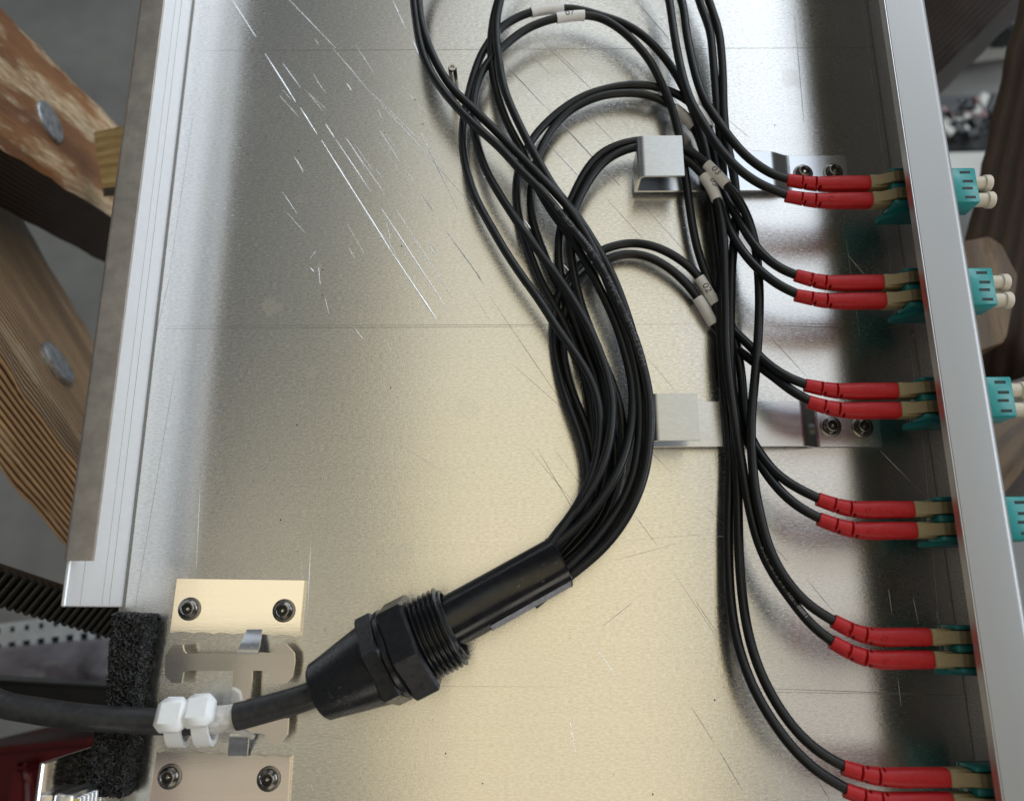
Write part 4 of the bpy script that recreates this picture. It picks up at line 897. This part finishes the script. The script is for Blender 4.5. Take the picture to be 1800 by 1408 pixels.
# small ridged block on the tray corner, one ridge yellow
tm = thing('terminal_block', 'small shiny terminal with a yellow stripe at the tray corner, bottom left', 'terminal', tuple(P(110, 1402, 12)))
yt_, x0_ = P(100, 1386, 20).y, XL + .0001
bm = bmesh.new(); box(bm, (x0_, yt_ - .012, .013), (x0_ + .005, yt_, .027), .0008, 2); obj('clamp_body', bm, M['bracket'], tm)
for k in range(6):
    bm = bmesh.new(); box(bm, (x0_ + .0048, yt_ - .0105, .0138 + k * .0022), (x0_ + .0058, yt_ - .0015, .0150 + k * .0022), .0002); obj('clamp_ridge', bm, M['yellow'] if k == 5 else M['scratch'], tm)
# clutter behind the right wall
def slab(name, px, z, h, mat, label, cat, bev=.003):
    bm = bmesh.new(); prism(bm, [P(u, v, z) for u, v in px], Vector((0, 0, -h))); bmesh.ops.bevel(bm, geom=list(bm.edges), offset=bev, segments=2, affect='EDGES')
    return tag(obj(name, bm, mat, None), label, cat)
slab('pale_board', [(1640, 50), (1850, 20), (1850, 70), (1640, 98)], -600, .03, M['pale'], 'pale board on the ground between the dark trestle beams', 'board')
slab('pale_board', [(1600, 268), (1850, 262), (1850, 330), (1600, 330)], -560, .03, M['pale'], 'pale board on the ground just above the topmost adapter', 'board')
slab('power_tool', [(1764, 20), (1800, 12), (1815, 30), (1800, 50), (1768, 46)], -560, .04, M['dark'], 'dark blurred tool on the pale board at the top right', 'tool')
tk = thing('tool_tray', 'dark tray of loose hardware on the ground behind the right wall', 'tool tray', tuple(P(1700, 210, -600)))
bm = bmesh.new(); prism(bm, [P(u, v, -600) for u, v in [(1640, 170), (1800, 165), (1790, 262), (1640, 262)]], Vector((0, 0, -.02))); obj('tray_base', bm, M['dark'], tk)
random.seed(9)
for k in range(22):
    u, v = 1655 + random.random() * 110, 182 + random.random() * 62; c = P(u, v, -590); a = random.random() * 3
    bm = bmesh.new(); lx, ly = random.uniform(.006, .016), random.uniform(.003, .007); box(bm, (-lx, -ly, 0), (lx, ly, .008), .0015)
    bmesh.ops.transform(bm, matrix=Matrix.Translation(c) @ Matrix.Rotation(a, 4, 'Z'), verts=bm.verts)
    obj('loose_fitting', bm, [M['pale'], M['dark'], M['pink'], M['dark'], M['black_plastic']][k % 5], tk)
# specks of swarf and dust on the tray floor
random.seed(21); bm = bmesh.new()
for k in range(90):
    u, v = random.uniform(330, 1500), random.uniform(10, 1400); c = P(u, v, .05); r_ = random.choice([.10, .14, .18, .3]) * MM; a = random.random() * 3
    vs = [bm.verts.new(c + Vector((math.cos(a + q) * r_ * random.uniform(.5, 1.3), math.sin(a + q) * r_ * random.uniform(.5, 1.3), 0))) for q in (0, 1.3, 2.5, 3.9, 5.1)]
    tp = bm.verts.new(c + Vector((0, 0, r_ * .8)))
    for q in range(5): bm.faces.new((vs[q], vs[(q + 1) % 5], tp))
obj('dust_specks', bm, M['ink'], tray, False, 'stuff', 'dark specks of dust on the tray floor')
bm = bmesh.new()
for k in range(26):      # scuffs on the tapered boot and sleeve of the gland
    big = k < 16; s_ = (S(random.uniform(5, 10)) if big else random.uniform(.45, .95) * EL); a = R(random.uniform(98, 135)) if big else R(random.uniform(70, 130))
    mm2 = gm if big else em
    def q_(ds, da):
        ss = s_ + ds * MM; rr = ((8.9 + (12.4 - 8.9) * (ss / k_gl - 2) / 16.8) * MM if big else sr * 1.012) + .00006
        return bm.verts.new(mm2 @ Vector((ss, rr * math.cos(a + da), rr * math.sin(a + da))))
    k_gl = k_scale * MM
    l_, w_ = random.uniform(.3, 1.2), random.uniform(.004, .012)
    bm.faces.new((q_(0, 0), q_(l_, w_ * .6), q_(l_ * 1.1, w_ * 1.4), q_(.1, w_)))
obj('scuff_marks', bm, M['seam'], gl, False, 'stuff')
